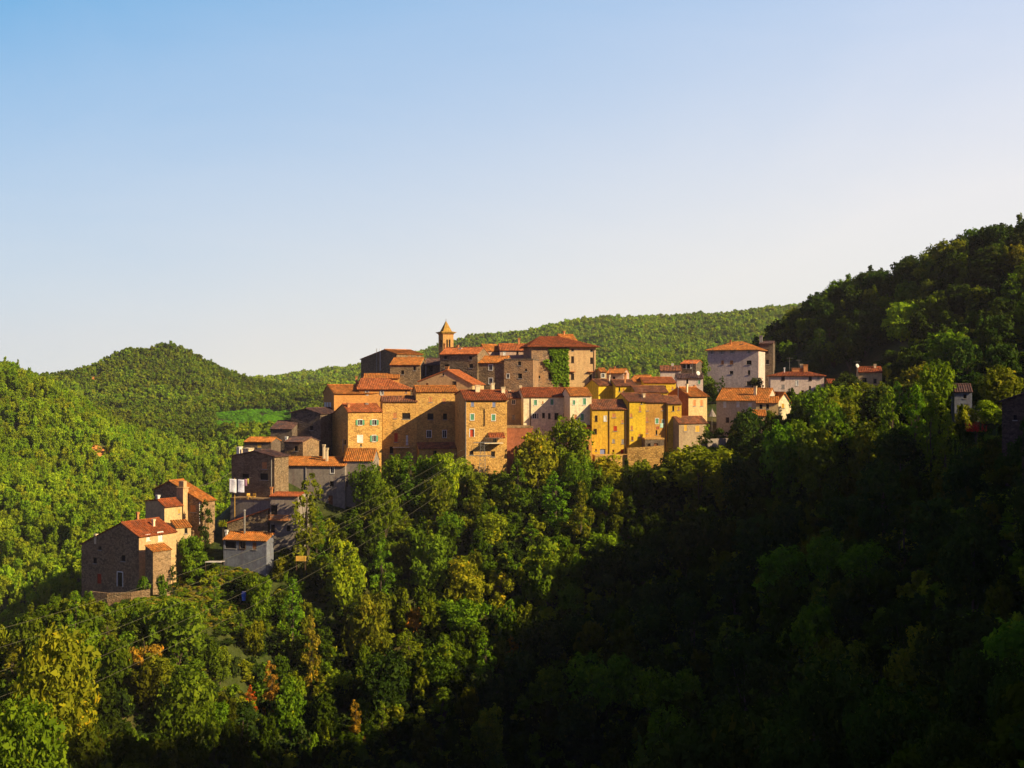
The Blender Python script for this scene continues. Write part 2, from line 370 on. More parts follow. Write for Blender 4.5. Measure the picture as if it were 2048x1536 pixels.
STY = {  # pane, frame, shutter material, open?
 'd': (HOLE, None, None, 0), 'f': (GLASS, WOOD, None, 0), 'w': (GLASS, WHITE, None, 0), 'b': (GLASS, None, BROWN, 0), 'o': (GLASS, None, BRICK, 0),
 'g': (GLASS, WHITE, GREEN, 1), 'G': (GLASS, WHITE, GREEN, 0), 'W': (GLASS, WHITE, WHITE, 0), 'r': (GLASS, WHITE, RED, 1), 'R': (GLASS, None, RED, 0), 'B': (GLASS, None, BLUEW, 0),
 'y': (GLASS, None, YEL, 0), 'k': (GLASS, WHITE, GREYW, 1), 'K': (GLASS, None, GREYW, 0)}
def house(label, A, B, Y, phi, eave, base, kind='G', ridge=None, C=None, d=None, rpos=0.5, back=None, wall=None, roof=None,
          wins=(), chims=(), pipes=(), over=0.35, name='village_house', cat='house', group=None, right=None, inset=None, deep=9.0, verge=0.12, doors=()):
    ph = math.radians(phi); u = (math.cos(ph), math.sin(ph)); v = (-math.sin(ph), math.cos(ph))
    Ax, Ay = (A-CX)/F*Y, Y; tb = (B-CX)/F
    w = (tb*Ay-Ax)/(u[0]-tb*u[1])
    if d is None:
        tC = (C-CX)/F; d = (Ax-tC*Ay)/(-v[0]+tC*v[1])
    w = abs(w); d = abs(d)
    zof = lambda py, y: (HZ-py)*y/F
    zb = zof(base, Y); root = empty(name, (Ax, Ay, zb), ph)
    tag(root, label, cat, group)
    R = lambda z: z-zb
    # local frame: x along front, y into depth, z up from base line
    ze = R(zof(eave, Y))
    if kind in 'GH':
        zr = R(zof(ridge, Y+d*rpos*v[1])) if ridge is not None else ze
    By = Ay+w*u[1]
    if kind == 'G':
        if rpos >= 0.999: pr = [(0, ze), (d, zr)]
        else:
            zk = R(zof(back, Y+d*v[1])) if back is not None else zr-(zr-ze)*(1-rpos)/rpos
            pr = [(0, ze), (d*rpos, zr), (d, zk)]
        pf = [(0, ze), (w, ze)]; pbk = [(0, pr[-1][1]), (w, pr[-1][1])]; pl = pr; prr = pr
    elif kind == 'F':
        if ridge is None: pf = [(0, ze), (w, R(zof(right, By)))]
        else:
            zr = R(zof(ridge, Y+(By-Y)*rpos)); zrt = R(zof(right, By)) if right is not None else ze
            pf = [(0, ze), (w*rpos, zr), (w, zrt)]
        pl = [(0, ze), (d, ze)]; prr = [(0, pf[-1][1]), (d, pf[-1][1])]; pbk = pf
    else:
        pf = pbk = [(0, ze), (w, ze)]; pl = prr = [(0, ze), (d, ze)]
    faces = {'f': ((0, 0), (1, 0), (0, -1), w, pf), 'l': ((0, d), (0, -1), (-1, 0), d, [(d-s, z) for s, z in pl[::-1]]),
             'r': ((w, 0), (0, 1), (1, 0), d, prr), 'k': ((w, d), (-1, 0), (0, 1), w, [(w-s, z) for s, z in pbk[::-1]])}
    def to_face(fk, px, py):
        O, D, nn, wd, _ = faces[fk]
        ox = Ax+u[0]*O[0]+v[0]*O[1]; oy = Ay+u[1]*O[0]+v[1]*O[1]
        dx = u[0]*D[0]+v[0]*D[1]; dy = u[1]*D[0]+v[1]*D[1]; tt = (px-CX)/F
        s = (tt*oy-ox)/(dx-tt*dy); y = oy+dy*s
        return s, R(zof(py, y)), y
    holes = {k: [] for k in 'flrk'}; wl = []
    for wi in list(wins)+[tuple(x)+('door',) for x in doors]:
        fk, px, py, wp, hp, st = wi[:6]; isd = len(wi) > 6
        s0, z, y = to_face(fk, px-wp/2, py); s1, _, _ = to_face(fk, px+wp/2, py); hh = hp*y/F/2
        if s0 > s1: s0, s1 = s1, s0
        s0 = max(s0, 0.15); s1 = min(s1, faces[fk][3]-0.15)
        if s1-s0 < 0.15: continue
        h = (s0, s1, z-hh, z+hh)
        # no overlap with an earlier hole, stays below the roofline
        if any(not (h[1] <= q[0] or h[0] >= q[1] or h[3] <= q[2] or h[2] >= q[3]) for q in holes[fk]): continue
        holes[fk].append(h); wl.append((fk, h, st, isd))
    mb = MB()
    for k, (O, D, nn, wd, prof) in faces.items(): wall_face(mb, O, D, nn, wd, -deep, prof, holes[k])
    wall = wall or plaster((.6, .45, .25)); roof = roof or tiles()
    mb.build('wall', wall, root)
    for fk, (s0, s1, z0, z1), st, isd in wl:
        O, D, nn, wd, _ = faces[fk]; pane, fr, sh, opn = STY[st]
        M = Matrix(((D[0], -nn[0], 0, O[0]), (D[1], -nn[1], 0, O[1]), (0, 0, 1, 0), (0, 0, 0, 1)))   # x along, y inward, z up
        W_, H_ = s1-s0, z1-z0
        wm = MB().box((s0, .16, z0), (s1, .215, z1), M)
        if isd: wo = wm.build('door', sh or pane, root)
        else: wo = wm.build('window', pane, root)
        if fr and W_ > .3:
            t_ = min(.15, W_*.17); fm = MB()
            a = -.03
            fm.box((s0-t_, a, z0-t_*.5), (s0, .10, z1+t_), M); fm.box((s1, a, z0-t_*.5), (s1+t_, .10, z1+t_), M)
            fm.box((s0, a, z1), (s1, .10, z1+t_), M)
            if not isd: fm.box(((s0+s1)/2-.035, .10, z0), ((s0+s1)/2+.035, .155, z1), M)
            fm.build('frame', fr, wo)
        if not isd:
            MB().box((s0-.1, -.09, z0-.12), (s1+.1, .12, z0-.003), M).build('sill', fr or GREYW, wo)
            if sh:
                if opn:
                    sw = W_*.5
                    for (p, q) in ((s0-sw-.08, s0-.08), (s1+.08, s1+sw+.08)):
                        MB().box((p, -.085, z0), (q, -.035, z1), M).build('shutter', sh, wo)
                else:
                    g_ = .02
                    for (p, q) in ((s0+.01, (s0+s1)/2-g_), ((s0+s1)/2+g_, s1-.01)):
                        MB().box((p, .03, z0+.01), (q, .08, z1-.01), M).build('shutter', sh, wo)
    # roof
    rb = MB(); ov = over
    if kind == 'G':
        for i in range(len(pr)-1):
            (y0, z0), (y1, z1) = pr[i], pr[i+1]
            L = math.hypot(y1-y0, z1-z0); dy, dz = (y1-y0)/L, (z1-z0)/L
            lift = .16
            if i == 0: e = (y0-dy*ov, z0-dz*ov+lift); r = (y1, z1+lift); slope(rb, (-verge, e[0], e[1]), (w+verge, e[0], e[1]), (-verge, r[0], r[1]), (w+verge, r[0], r[1]))
            else: e = (y1+dy*ov, z1+dz*ov+lift); r = (y0, z0+lift); slope(rb, (w+verge, e[0], e[1]), (-verge, e[0], e[1]), (w+verge, r[0], r[1]), (-verge, r[0], r[1]))
        if len(pr) == 3: rb.tube((-verge, pr[1][0], pr[1][1]+.17), (w+verge, pr[1][0], pr[1][1]+.17), .14)
    elif kind == 'F':
        for i in range(len(pf)-1):
            (x0, z0), (x1, z1) = pf[i], pf[i+1]
            L = math.hypot(x1-x0, z1-z0); dx, dz = (x1-x0)/L, (z1-z0)/L; lift = .16
            low_left = z0 < z1
            fo = verge+.12
            if low_left: e = (x0-dx*ov, z0-dz*ov+lift); r = (x1, z1+lift); slope(rb, (e[0], d+fo, e[1]), (e[0], -fo, e[1]), (r[0], d+fo, r[1]), (r[0], -fo, r[1]))
            else: e = (x1+dx*ov, z1+dz*ov+lift); r = (x0, z0+lift); slope(rb, (e[0], -fo, e[1]), (e[0], d+fo, e[1]), (r[0], -fo, r[1]), (r[0], d+fo, r[1]))
        if len(pf) == 3: rb.tube((pf[1][0], -.2, pf[1][1]+.17), (pf[1][0], d+.2, pf[1][1]+.17), .14)
    elif kind in 'H':
        ins = inset if inset is not None else min(w, d)/2
        il, ir = ins if isinstance(ins, tuple) else (ins, ins)
        zr_ = zr+.1; z_ = ze+.14-ov*(zr-ze)/(d*rpos); o = ov
        c = [(-o, -o, z_), (w+o, -o, z_), (w+o, d+o, z_), (-o, d+o, z_)]
        r0 = (il, d*rpos, zr_); r1 = (w-ir, d*rpos, zr_)
        slope(rb, c[0], c[1], r0, r1); slope(rb, c[2], c[3], r1, r0)
        slope(rb, c[1], c[2], r1, r1); slope(rb, c[3], c[0], r0, r0)
    ro = rb.build('roof', roof, root) if kind != 'N' else None
    if kind == 'N':
        cm = MB().box((-.08, -.08, ze+.003), (w+.08, d+.08, ze+.28)); ro = cm.build('roof', roof, root)
    # chimneys: (px, top py, bottom py, width px, style, depth fraction)
    for c in chims:
        px, p0, p1, wp, st, df = c
        y = Y+d*df*v[1]; tt = (px-CX)/F
        ox, oy = Ax+v[0]*d*df, Ay+v[1]*d*df
        s = (tt*oy-ox)/(u[0]-tt*u[1]); yy = oy+u[1]*s
        z0, z1 = R(zof(p1, yy))-.8, R(zof(p0, yy)); hw = wp*yy/F/2; cb = MB()
        lx, ly = s, d*df
        mt = {'b': BRICK, 'c': CREAMP, 'w': WHITE, 'm': METAL, 's': GREYW}[st]
        if st == 'm':
            cb.tube((lx, ly, z0-1), (lx, ly, z1-.25), hw, n=8); cb.tube((lx, ly, z1-.2), (lx, ly, z1), hw*1.7, hw*.8, n=8); cb.tube((lx, ly, z1-.26), (lx, ly, z1-.18), hw*.5, n=6)
        else:
            cb.box((lx-hw, ly-hw, z0), (lx+hw, ly+hw, z1-.32))
            cb.box((lx-hw-.08, ly-hw-.08, z1-.317), (lx+hw+.08, ly+hw+.08, z1-.22))
            for sx in (-1, 1):
                for sy in (-1, 1): cb.box((lx+sx*hw*.7-.07, ly+sy*hw*.7-.07, z1-.217), (lx+sx*hw*.7+.07, ly+sy*hw*.7+.07, z1-.1))
            cb.box((lx-hw-.1, ly-hw-.1, z1-.097), (lx+hw+.1, ly+hw+.1, z1))
        cb.build('chimney', mt, ro)
    for p in pipes:
        fk, px, p0, p1, st = p
        s, za, _ = to_face(fk, px, p0); _, zc, _ = to_face(fk, px, p1); O, D, nn, wd, _ = faces[fk]
        X = O[0]+D[0]*s+nn[0]*.1; Yy = O[1]+D[1]*s+nn[1]*.1
        MB().tube((X, Yy, zc), (X, Yy, za), .075, n=8).build('drainpipe', {'w': WHITE, 'b': WOOD, 'm': METAL, 'g': GREYW}[st], root)
    FOOT.append([(Ax+u[0]*a+v[0]*b_, Ay+u[1]*a+v[1]*b_) for a, b_ in ((0, 0), (w, 0), (w, d), (0, d))])
    root['_w'] = w
    H_INFO[label] = dict(root=root, w=w, d=d, ze=ze, zb=zb, to_face=to_face, faces=faces, roof=ro, R=R)
    del root['_w']
    return H_INFO[label]
H_INFO = {}
# ---------------------------------------------------------------- the village, house by house (pixel columns and rows of the photograph, depth in metres)
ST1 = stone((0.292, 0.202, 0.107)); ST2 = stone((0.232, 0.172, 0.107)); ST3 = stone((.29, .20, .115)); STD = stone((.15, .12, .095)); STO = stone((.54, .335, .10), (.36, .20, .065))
STC = stone((0.310, 0.206, 0.120), (.14, .10, .08), .9)
STB = stone((.10, .075, .06)); PY = plaster((.71, .48, .035), .5); PY2 = plaster((.68, .43, .045), .8); PO = plaster((0.550, 0.267, 0.077), .4); PP = plaster((0.516, 0.361, 0.284), .5)
PW = plaster((.80, .70, .48), .45); PC = plaster((0.568, 0.413, 0.206), .4); PG = plaster((.30, .26, .23), .8); PGB = plaster((.20, .22, .28), .8); PPK = plaster((.64, .52, .47), .5)
PRD = plaster((0.361, 0.129, 0.065), .6); PB = plaster((0.430, 0.327, 0.206), .8); PL = plaster((.60, .40, .20), .5); PH = plaster((.56, .46, .36), .4)
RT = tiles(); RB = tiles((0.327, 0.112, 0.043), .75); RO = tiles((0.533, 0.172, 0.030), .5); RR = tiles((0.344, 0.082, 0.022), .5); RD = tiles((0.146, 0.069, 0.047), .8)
# --- skyline
bt = house('slender square bell tower with a pointed spire and twin arched openings rising over the village', 886, 907, 290, 24, 669, 745, 'N', C=877, wall=plaster((0.602, 0.344, 0.120),.7), roof=BRICK,
      name='bell_tower', cat='bell tower', wins=[('f', 894.2, 687, 3.2, 16, 'd'), ('f', 899.2, 687, 3.2, 16, 'd'), ('l', 881.8, 687, 3, 14, 'd'), ('f', 889, 700, 2.2, 5, 'd')])
I = bt; w_, d_, ze_ = I['w'], I['d'], I['ze']; sp = MB(); o_ = .55
sp.box((-.35, -.35, ze_+.283), (w_+.35, d_+.35, ze_+.5)); sp.box((-o_, -o_, ze_+.503), (w_+o_, d_+o_, ze_+.66))
c_ = (w_/2, d_/2)
lv = [(w_/2+.35, ze_+.663), (w_*.41, ze_+.85), (.04, ze_+3.4)]
for (r0, z0), (r1, z1) in zip(lv, lv[1:]):
    q = [(-1, -1), (1, -1), (1, 1), (-1, 1)]
    for k in range(4):
        a, b_ = q[k], q[(k+1) % 4]
        sp.poly([(c_[0]+a[0]*r0, c_[1]+a[1]*r0, z0), (c_[0]+b_[0]*r0, c_[1]+b_[1]*r0, z0), (c_[0]+b_[0]*r1, c_[1]+b_[1]*r1, z1), (c_[0]+a[0]*r1, c_[1]+a[1]*r1, z1)])
sp.build('spire', tiles((0.473, 0.241, 0.043), .3), I['root'])
MB().tube((c_[0], c_[1], ze_+3), (c_[0], c_[1], ze_+3.9), .04).tube((c_[0]-.25, c_[1], ze_+3.6), (c_[0]+.25, c_[1], ze_+3.6), .035).build('cross', METAL, I['root'])
house('tall dark stone house at the left end of the skyline with two thin flues', 793, 845, 276, 44, 708, 760, 'G', 700, C=722, rpos=.32, back=719, wall=ST2, roof=RO,
      chims=[(794, 699, 708, 4, 'b', .3)], pipes=[('l', 754, 697, 745, 'm'), ('l', 761, 697, 742, 'w')])
house('dark stone house with a bright orange roof left of the bell tower', 780, 840, 268, -6, 730, 790, 'G', 717, d=9, wall=ST2, roof=RO, wins=[('f', 805, 745, 6, 8, 'd'), ('f', 829, 737, 5, 8, 'd')],
      chims=[(819, 712, 719, 4, 'b', .55), (831, 712, 719, 3, 'b', .55)])
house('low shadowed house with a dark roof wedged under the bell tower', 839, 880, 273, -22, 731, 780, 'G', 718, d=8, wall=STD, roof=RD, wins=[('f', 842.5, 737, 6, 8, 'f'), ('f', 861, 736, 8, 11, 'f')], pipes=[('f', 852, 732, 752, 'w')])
house('tall brown stone house right in front of the bell tower', 880, 955, 266, -20, 709, 800, 'G', 697, d=7, wall=ST2, roof=RT,
      wins=[('f', 891, 715, 6, 6, 'd'), ('f', 941, 716, 6, 7, 'd'), ('f', 893, 733, 9, 9, 'd'), ('f', 942, 732, 8, 8, 'd'), ('f', 941, 755, 7, 8, 'd'), ('f', 905, 760, 6, 9, 'd')],
      chims=[(889, 687, 699, 3.5, 'b', .6), (921, 696, 703, 5, 'w', .4), (915, 690, 698, 4, 'b', .5)])
house('pinkish house whose broad gable faces out, below the bell tower', 838, 945, 256, -16, 763, 800, 'F', 741, right=769, d=8, rpos=.53, wall=PL, roof=RT,
      wins=[('f', 854, 770, 5, 8, 'b'), ('f', 909, 769, 6, 11, 'f'), ('f', 886.5, 749, 3.5, 4, 'd'), ('f', 867, 772, 3, 4, 'd')], chims=[(894.5, 733, 741, 6, 'b', .3)])
house('pale gabled house with an orange roof behind the skyline, left of the castle', 972, 1001, 282, 32, 702, 730, 'G', 690, C=955, wall=PP, roof=RO)
house('long pinkish house with a low roof attached to the left side of the castle', 1000, 1062, 281, 6, 701, 760, 'G', 689, d=7, wall=PP, roof=RT, wins=[('f', 1009, 708, 4, 7, 'W'), ('f', 1035, 705, 3, 7, 'f')], chims=[(1038, 676, 690, 4, 'b', .5)])
house('stone house with white framed windows between the tall brown house and the castle', 956, 1010, 263.5, -14, 726, 800, 'G', 714, d=7, wall=ST2, roof=RO,
      wins=[('f', 981.5, 735, 7, 10, 'w'), ('f', 981.5, 762, 7, 11, 'w')], chims=[(984, 769, 785, 5, 'c', -.15)])
house('weathered stone block with a dark parapet on the left of the castle', 1008, 1066, 261.5, -10, 720, 800, 'N', d=8, wall=STC, roof=STD,
      wins=[('f', 1039, 727, 6, 8, 'd'), ('f', 1040, 752, 8, 10, 'd'), ('f', 1016, 752, 5, 8, 'w'), ('f', 1052, 740, 4, 5, 'd')])
castle = house('large castle palace with a hipped red roof, orange plaster corner and ivied stone wall', 1063, 1191, 268, 9, 691, 800, 'H', 673, d=11, inset=(3.0, 7.5), wall=STC, roof=RR, over=.9, name='castle_palace', cat='palace',
      wins=[('f', 1145, 719, 5.5, 13, 'f'), ('f', 1183, 721, 5.5, 12, 'f'), ('f', 1145, 753, 6, 12, 'f'), ('f', 1181, 754, 5, 11, 'f'), ('f', 1101, 717, 6, 13, 'd'), ('f', 1100, 752, 6, 12, 'd'), ('f', 1078, 754, 5, 5, 'd'),
            ('f', 1145, 700, 5, 4.5, 'd'), ('f', 1183, 701, 5, 4.5, 'd')], pipes=[('f', 1187.5, 700, 762, 'b')])
# plaster skin of the right half of the castle front, with the same openings
I = castle; s0 = I['to_face']('f', 1135, 730)[0]
mb = MB(); O, D, nn, wd, pr_ = I['faces']['f']
hl = []
for px, py, wp, hp in ((1145, 719, 5.5, 13), (1183, 721, 5.5, 12), (1145, 753, 6, 12), (1181, 754, 5, 11), (1145, 700, 5, 4.5), (1183, 701, 5, 4.5)):
    a, z, y = I['to_face']('f', px-wp/2, py); b2, _, _ = I['to_face']('f', px+wp/2, py); hh = hp*y/F/2; hl.append((a-s0, b2-s0, z-hh, z+hh))
wall_face(mb, (s0, -.06), D, nn, wd-s0+.06, -2, [(0, I['ze']-.05), (wd-s0+.06, I['ze']-.05)], hl, rev=.055)
mb.poly([(s0, -.06, -2), (s0, 0, -2), (s0, 0, I['ze']-.05), (s0, -.06, I['ze']-.05)])
mb.poly([(wd+.06, -.06, -2), (wd+.06, I['d'], -2), (wd+.06, I['d'], I['ze']-.05), (wd+.06, -.06, I['ze']-.05)])
mb.build('plaster_facing', PL, I['root'])
for px in (1145, 1181):
    a, z, y = I['to_face']('f', px-6, 744); b2, _, _ = I['to_face']('f', px+5, 744)
    MB().box((a, -.7, z), (b2, -.063, z+.12)).build('canopy', RT, I['root'])
bb = MB(); a, z0, _ = I['to_face']('f', 1070, 800); b2, z1, _ = I['to_face']('f', 1108, 752)
zz = I['to_face']('f', 1108, 768)[1]; za_ = I['to_face']('f', 1070, 780)[1]
bb.poly([(a, -2.2, -4), (b2+.8, -2.6, -4), (b2, -.05, zz+1.2), (a, -.05, za_)]); bb.poly([(b2+.8, -2.6, -4), (b2+.8, 0, -4), (b2, -.05, zz+1.2)]); bb.poly([(a, -2.2, -4), (a, -.05, za_), (a, 0, -4)])
bb.build('buttress', ST3, I['root'])
house('small lit attic storey peeking over the castle roof', 1127, 1157, 284, 30, 686, 700, 'G', 670, C=1105, rpos=.5, wall=PL, roof=RO, chims=[(1128, 662, 672, 3, 'b', .5)])
house('tiny bright house with a white door directly right of the castle', 1201, 1213, 268, 10, 744, 780, 'G', 738, d=4, wall=PC, roof=RO, wins=[('f', 1206, 751, 6, 7, 'w')])
house('shaded pink house with an orange roof and rooftop chimneys behind the yellow gable', 1213, 1247, 276, -18, 747, 780, 'G', 739, d=6, wall=PP, roof=RO, wins=[('f', 1228, 756, 5, 6, 'd')], chims=[(1222, 735, 742, 3, 'b', .5), (1229, 733, 742, 3, 'b', .5)])
# --- second row, left part
house('long orange house with three narrow shuttered windows at the left end of the village', 668, 760, 250, 24, 787, 850, 'G', 771, C=647, rpos=.6, back=786, wall=PO, roof=RO, over=.45,
      wins=[('l', 650.5, 812, 2.6, 12, 'W'), ('l', 655.2, 812, 2.6, 12, 'W'), ('l', 660.5, 812, 2.6, 12, 'W')])
house('upper orange house with a long tiled roof and two white shuttered windows', 718, 821, 252.5, 14, 777, 840, 'H', 757, d=9, rpos=.55, inset=(1.0, 4.5), wall=PO, roof=RT, over=.6,
      wins=[('f', 734, 785, 3.6, 9, 'k'), ('f', 763.5, 785, 3.6, 9, 'k'), ('f', 812, 783, 3, 5, 'b')])
house('squat orange roofed storey behind the long tiled roof at upper left', 727, 798, 264, 4, 757, 790, 'G', 749, d=8, wall=PO, roof=RO, chims=[(713, 752, 760, 4, 'b', .5)])
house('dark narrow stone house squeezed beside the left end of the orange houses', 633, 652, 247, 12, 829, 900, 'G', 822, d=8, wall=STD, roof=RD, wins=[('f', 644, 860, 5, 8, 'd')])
house('orange stone house with green shutters and a rough stone left side', 696, 764, 238, 26, 824, 905, 'G', 809, C=651, rpos=.22, back=842, wall=STO, roof=RT,
      wins=[('f', 720, 845, 8, 10, 'g'), ('f', 748.5, 845, 8, 10, 'g'), ('f', 720, 878, 9, 13, 'W'), ('f', 748, 877, 7, 12, 'g'), ('f', 722, 890, 3, 5, 'd'), ('l', 690, 884, 4, 9, 'd')], pipes=[('l', 687, 878, 905, 'm')],
      chims=[(697, 805, 814, 5, 'b', .12), (733, 806, 812, 5, 's', .2)])
house('ochre stone house with a wide dark loggia opening, between green shutters and tall wall', 765, 834, 244.5, 10, 804, 920, 'G', 794, d=7, wall=STO, roof=RB,
      wins=[('f', 790, 831, 7, 12, 'o'), ('f', 812.5, 832, 16, 12, 'd'), ('f', 792, 875, 7, 18, 'R'), ('f', 783, 900, 7, 14, 'd'), ('f', 814, 880, 3, 18, 'W')], chims=[(806, 792, 799, 4, 'b', .4)])
I = H_INFO['ochre stone house with a wide dark loggia opening, between green shutters and tall wall']
a, z, y = I['to_face']('f', 785, 894); b2, _, _ = I['to_face']('f', 818, 894)
bl = MB().box((a, -1.0, z-.14), (b2, -.003, z)).build('balcony', CREAMP, I['root']); rl = MB()
for k in range(9):
    x = a+.05+(b2-a-.1)*k/8; rl.tube((x, -.95, z), (x, -.95, z+.9), .02, n=4)
rl.tube((a, -.95, z+.9), (b2, -.95, z+.9), .03, n=4).build('railing', RUST, bl)
house('tall ochre stone house crossed by a diagonal shadow, with two pale windows low down', 832, 915, 246, 10, 784, 925, 'G', 773, d=8, wall=STO, roof=RO,
      wins=[('f', 861, 799, 7, 11, 'o'), ('f', 888, 801, 6, 9, 'o'), ('f', 861, 833, 12, 12, 'd'), ('f', 890, 833, 8, 12, 'd'), ('f', 858, 868, 8, 13, 'w'), ('f', 889, 868, 7, 14, 'w')])
house('low lean-to with an orange edged roof at the foot of the tall ochre house', 838, 912, 241.5, 10, 898, 930, 'G', 886, d=4, rpos=1.0, wall=STO, roof=RB, wins=[('f', 870, 906, 7, 9, 'd')])
tw = house('square stone tower house with blue and green windows and a red tiled roof', 930, 1014, 232, 11, 800, 935, 'G', 782, C=910, rpos=.42, back=790, wall=STO, roof=RR, over=.5, verge=.2,
      wins=[('f', 945, 808, 6, 9, 'B'), ('f', 988, 809, 6, 9, 'B'), ('f', 944.5, 834, 7, 12, 'G'), ('f', 987, 835, 7, 12, 'G'), ('f', 943, 906, 8, 8, 'd'), ('f', 986, 908, 8, 11, 'd'), ('l', 889, 833, 5, 9, 'd')],
      doors=[('f', 944, 866, 8, 15, 'r'), ('f', 990, 876, 8, 16, 'd')], pipes=[('f', 931.5, 802, 930, 'g'), ('f', 969, 818, 852, 'b')],
      chims=[(955, 770, 792, 9, 'c', .35), (1006, 774, 794, 7, 'c', .3), (985.5, 766, 781, 6, 'c', .6)])
I = tw
a, z, y = I['to_face']('f', 976, 866); b2, _, _ = I['to_face']('f', 1008, 866); mb = MB()
slope(mb, (a, -1.6, z-.9), (b2, -1.6, z-.9), (a, -.02, z+.1), (b2, -.02, z+.1)); mb.build('awning', RR, I['root'])
a, z, y = I['to_face']('f', 966, 885); b2, _, _ = I['to_face']('f', 1003, 885)
bl = MB().box((a, -1.9, z-.16), (b2, -.003, z)).build('balcony', CREAMP, I['root']); rl = MB()
for k in range(12):
    x = a+.05+(b2-a-.1)*k/11; rl.tube((x, -1.85, z), (x, -1.85, z+.95), .02, n=4)
rl.tube((a, -1.85, z+.95), (b2, -1.85, z+.95), .03, n=4).build('railing', METAL, bl)
house('recessed beige stone house between the tower house and the white house', 1012, 1044, 247, 6, 797, 860, 'G', 783, d=7, wall=PB, roof=RB, wins=[('f', 1027, 804, 6, 8, 'w'), ('f', 1027, 834, 6, 9, 'K')], chims=[(1019, 780, 790, 4, 'c', .5)])
house('rust red retaining building with a flat terrace top below the beige house', 1009, 1066, 236, 8, 856, 960, 'N', d=9, wall=PRD, roof=ST1)
house('white house with a red roof and a row of small lower windows', 1047, 1136, 244, 8, 794, 880, 'G', 777, C=1034, rpos=.5, wall=PW, roof=RR,
      wins=[('f', 1071, 805, 6, 10, 'G'), ('f', 1085.5, 805, 3, 5, 'o'), ('f', 1104, 804, 6, 11, 'G'), ('f', 1069, 832, 7, 10, 'k'), ('f', 1087, 831, 4, 9, 'f'), ('f', 1098.5, 832, 3.5, 10, 'f'), ('f', 1113, 833, 6, 12, 'f'), ('f', 1129, 833, 4, 11, 'f')], pipes=[('f', 1061, 796, 852, 'b')],
      chims=[(1041, 771, 780, 4, 'c', .5)])
crm = house('cream house with green shutters and a red awning over its lower terrace', 1140, 1183, 239.5, 10, 792, 860, 'G', 777, C=1122, rpos=.5, wall=PW, roof=RO,
      wins=[('f', 1148, 805, 4.5, 9, 'G'), ('f', 1169, 803, 6, 13, 'G'), ('f', 1151, 834, 5, 10, 'o'), ('f', 1164.5, 834, 6, 13, 'G')])
I = crm; a, z, y = I['to_face']('f', 1164, 850); b2, _, _ = I['to_face']('f', 1182, 850); mb = MB()
slope(mb, (a, -1.7, z-.5), (b2+.6, -1.7, z-.5), (a, -.02, z), (b2+.6, -.02, z)); mb.build('awning', RR, I['root'])
house('yellow ochre lower annex under the red awning of the cream house', 1160, 1184, 233.5, 8, 868, 930, 'N', d=4, wall=PO, roof=CREAMP, wins=[('f', 1175, 898, 5, 16, 'd')])
# --- the yellow quarter
house('bright yellow four storey house with a mauve garage door and drainpipes', 1184, 1254, 238.2, 7, 819, 914, 'G', 801, d=8, wall=PY2, roof=RB,
      wins=[('f', 1192.5, 837, 4, 11, 'f'), ('f', 1210.5, 837, 5, 10, 'W'), ('f', 1190.5, 863, 5, 9, 'f'), ('f', 1228, 831, 7, 8, 'o'), ('f', 1230.5, 857, 7, 10, 'R'), ('f', 1227, 882, 5, 7, 'K'), ('f', 1245.5, 883, 5, 9, 'K'), ('f', 1245, 843, 4, 7, 'o'), ('f', 1192, 900, 3, 4, 'd')],
      doors=[('f', 1205.5, 905, 11, 14, 'B'), ('f', 1226.5, 904, 4, 9, 'b'), ('f', 1244.5, 904, 6, 11, 'R')], pipes=[('f', 1218, 822, 908, 'b'), ('f', 1250.5, 822, 908, 'b')], chims=[(1214, 808, 815, 3, 'b', .5)])
house('tall vivid yellow house at the centre of the yellow row with small brown windows', 1256, 1291, 238.7, 9, 803, 914, 'G', 788, C=1231, rpos=.55, wall=PY, roof=RB,
      wins=[('f', 1280, 818, 4, 10, 'o'), ('f', 1262.5, 831, 4.5, 8, 'o'), ('f', 1263.5, 856, 4.5, 9, 'o'), ('f', 1264.5, 877, 4.5, 8, 'b'), ('f', 1283, 806, 3, 4, 'd'), ('f', 1279, 871, 4, 6, 'o'), ('l', 1250, 812, 3, 6, 'd')], pipes=[('f', 1258, 805, 905, 'b')])
house('streaky ochre yellow house with arched green shutters and hanging washing', 1291, 1331.5, 239.3, 9, 805, 914, 'G', 790, d=8, wall=plaster((0.550, 0.310, 0.069), 1.0), roof=RB,
      wins=[('f', 1294.5, 816, 4, 11, 'y'), ('f', 1325, 817, 4, 8, 'o'), ('f', 1294, 839, 4, 9, 'o'), ('f', 1294, 862, 4, 9, 'o'), ('f', 1314, 842, 6, 10, 'G'), ('f', 1326, 843, 4, 8, 'G'), ('f', 1313, 865, 3.5, 9, 'd')], chims=[(1288, 787, 797, 4, 'c', .3)])
house('narrow yellow house with one tall black window at the right end of the yellow row', 1334, 1363, 239.5, 9, 808, 890, 'G', 793, d=7, wall=PY2, roof=RB, wins=[('f', 1346.5, 817, 4, 10, 'd'), ('f', 1357, 817, 3, 7, 'o')], pipes=[('f', 1335, 806, 884, 'b')])
house('small dark stone shed with an orange rim at the foot of the ochre yellow house', 1290, 1328, 235.8, 5, 879, 912, 'N', d=3.4, wall=STD, roof=STO, wins=[('f', 1298, 893, 6, 12, 'd')], doors=[('f', 1312, 893, 8, 14, 'b')])
house('low ochre terrace wall building holding up the street below the yellow row', 1190, 1330, 234, 6, 913, 960, 'N', d=3, wall=STO, roof=STO, deep=12)
house('mustard yellow house with a shaded left gable behind the cream house', 1197, 1231, 253, 24, 771, 830, 'G', 760, C=1169, rpos=.45, wall=PY, roof=RB, wins=[('f', 1228, 779, 3.5, 8, 'd'), ('l', 1177, 782, 3, 7, 'y')], chims=[(1219, 750, 766, 2.5, 'c', .2)])
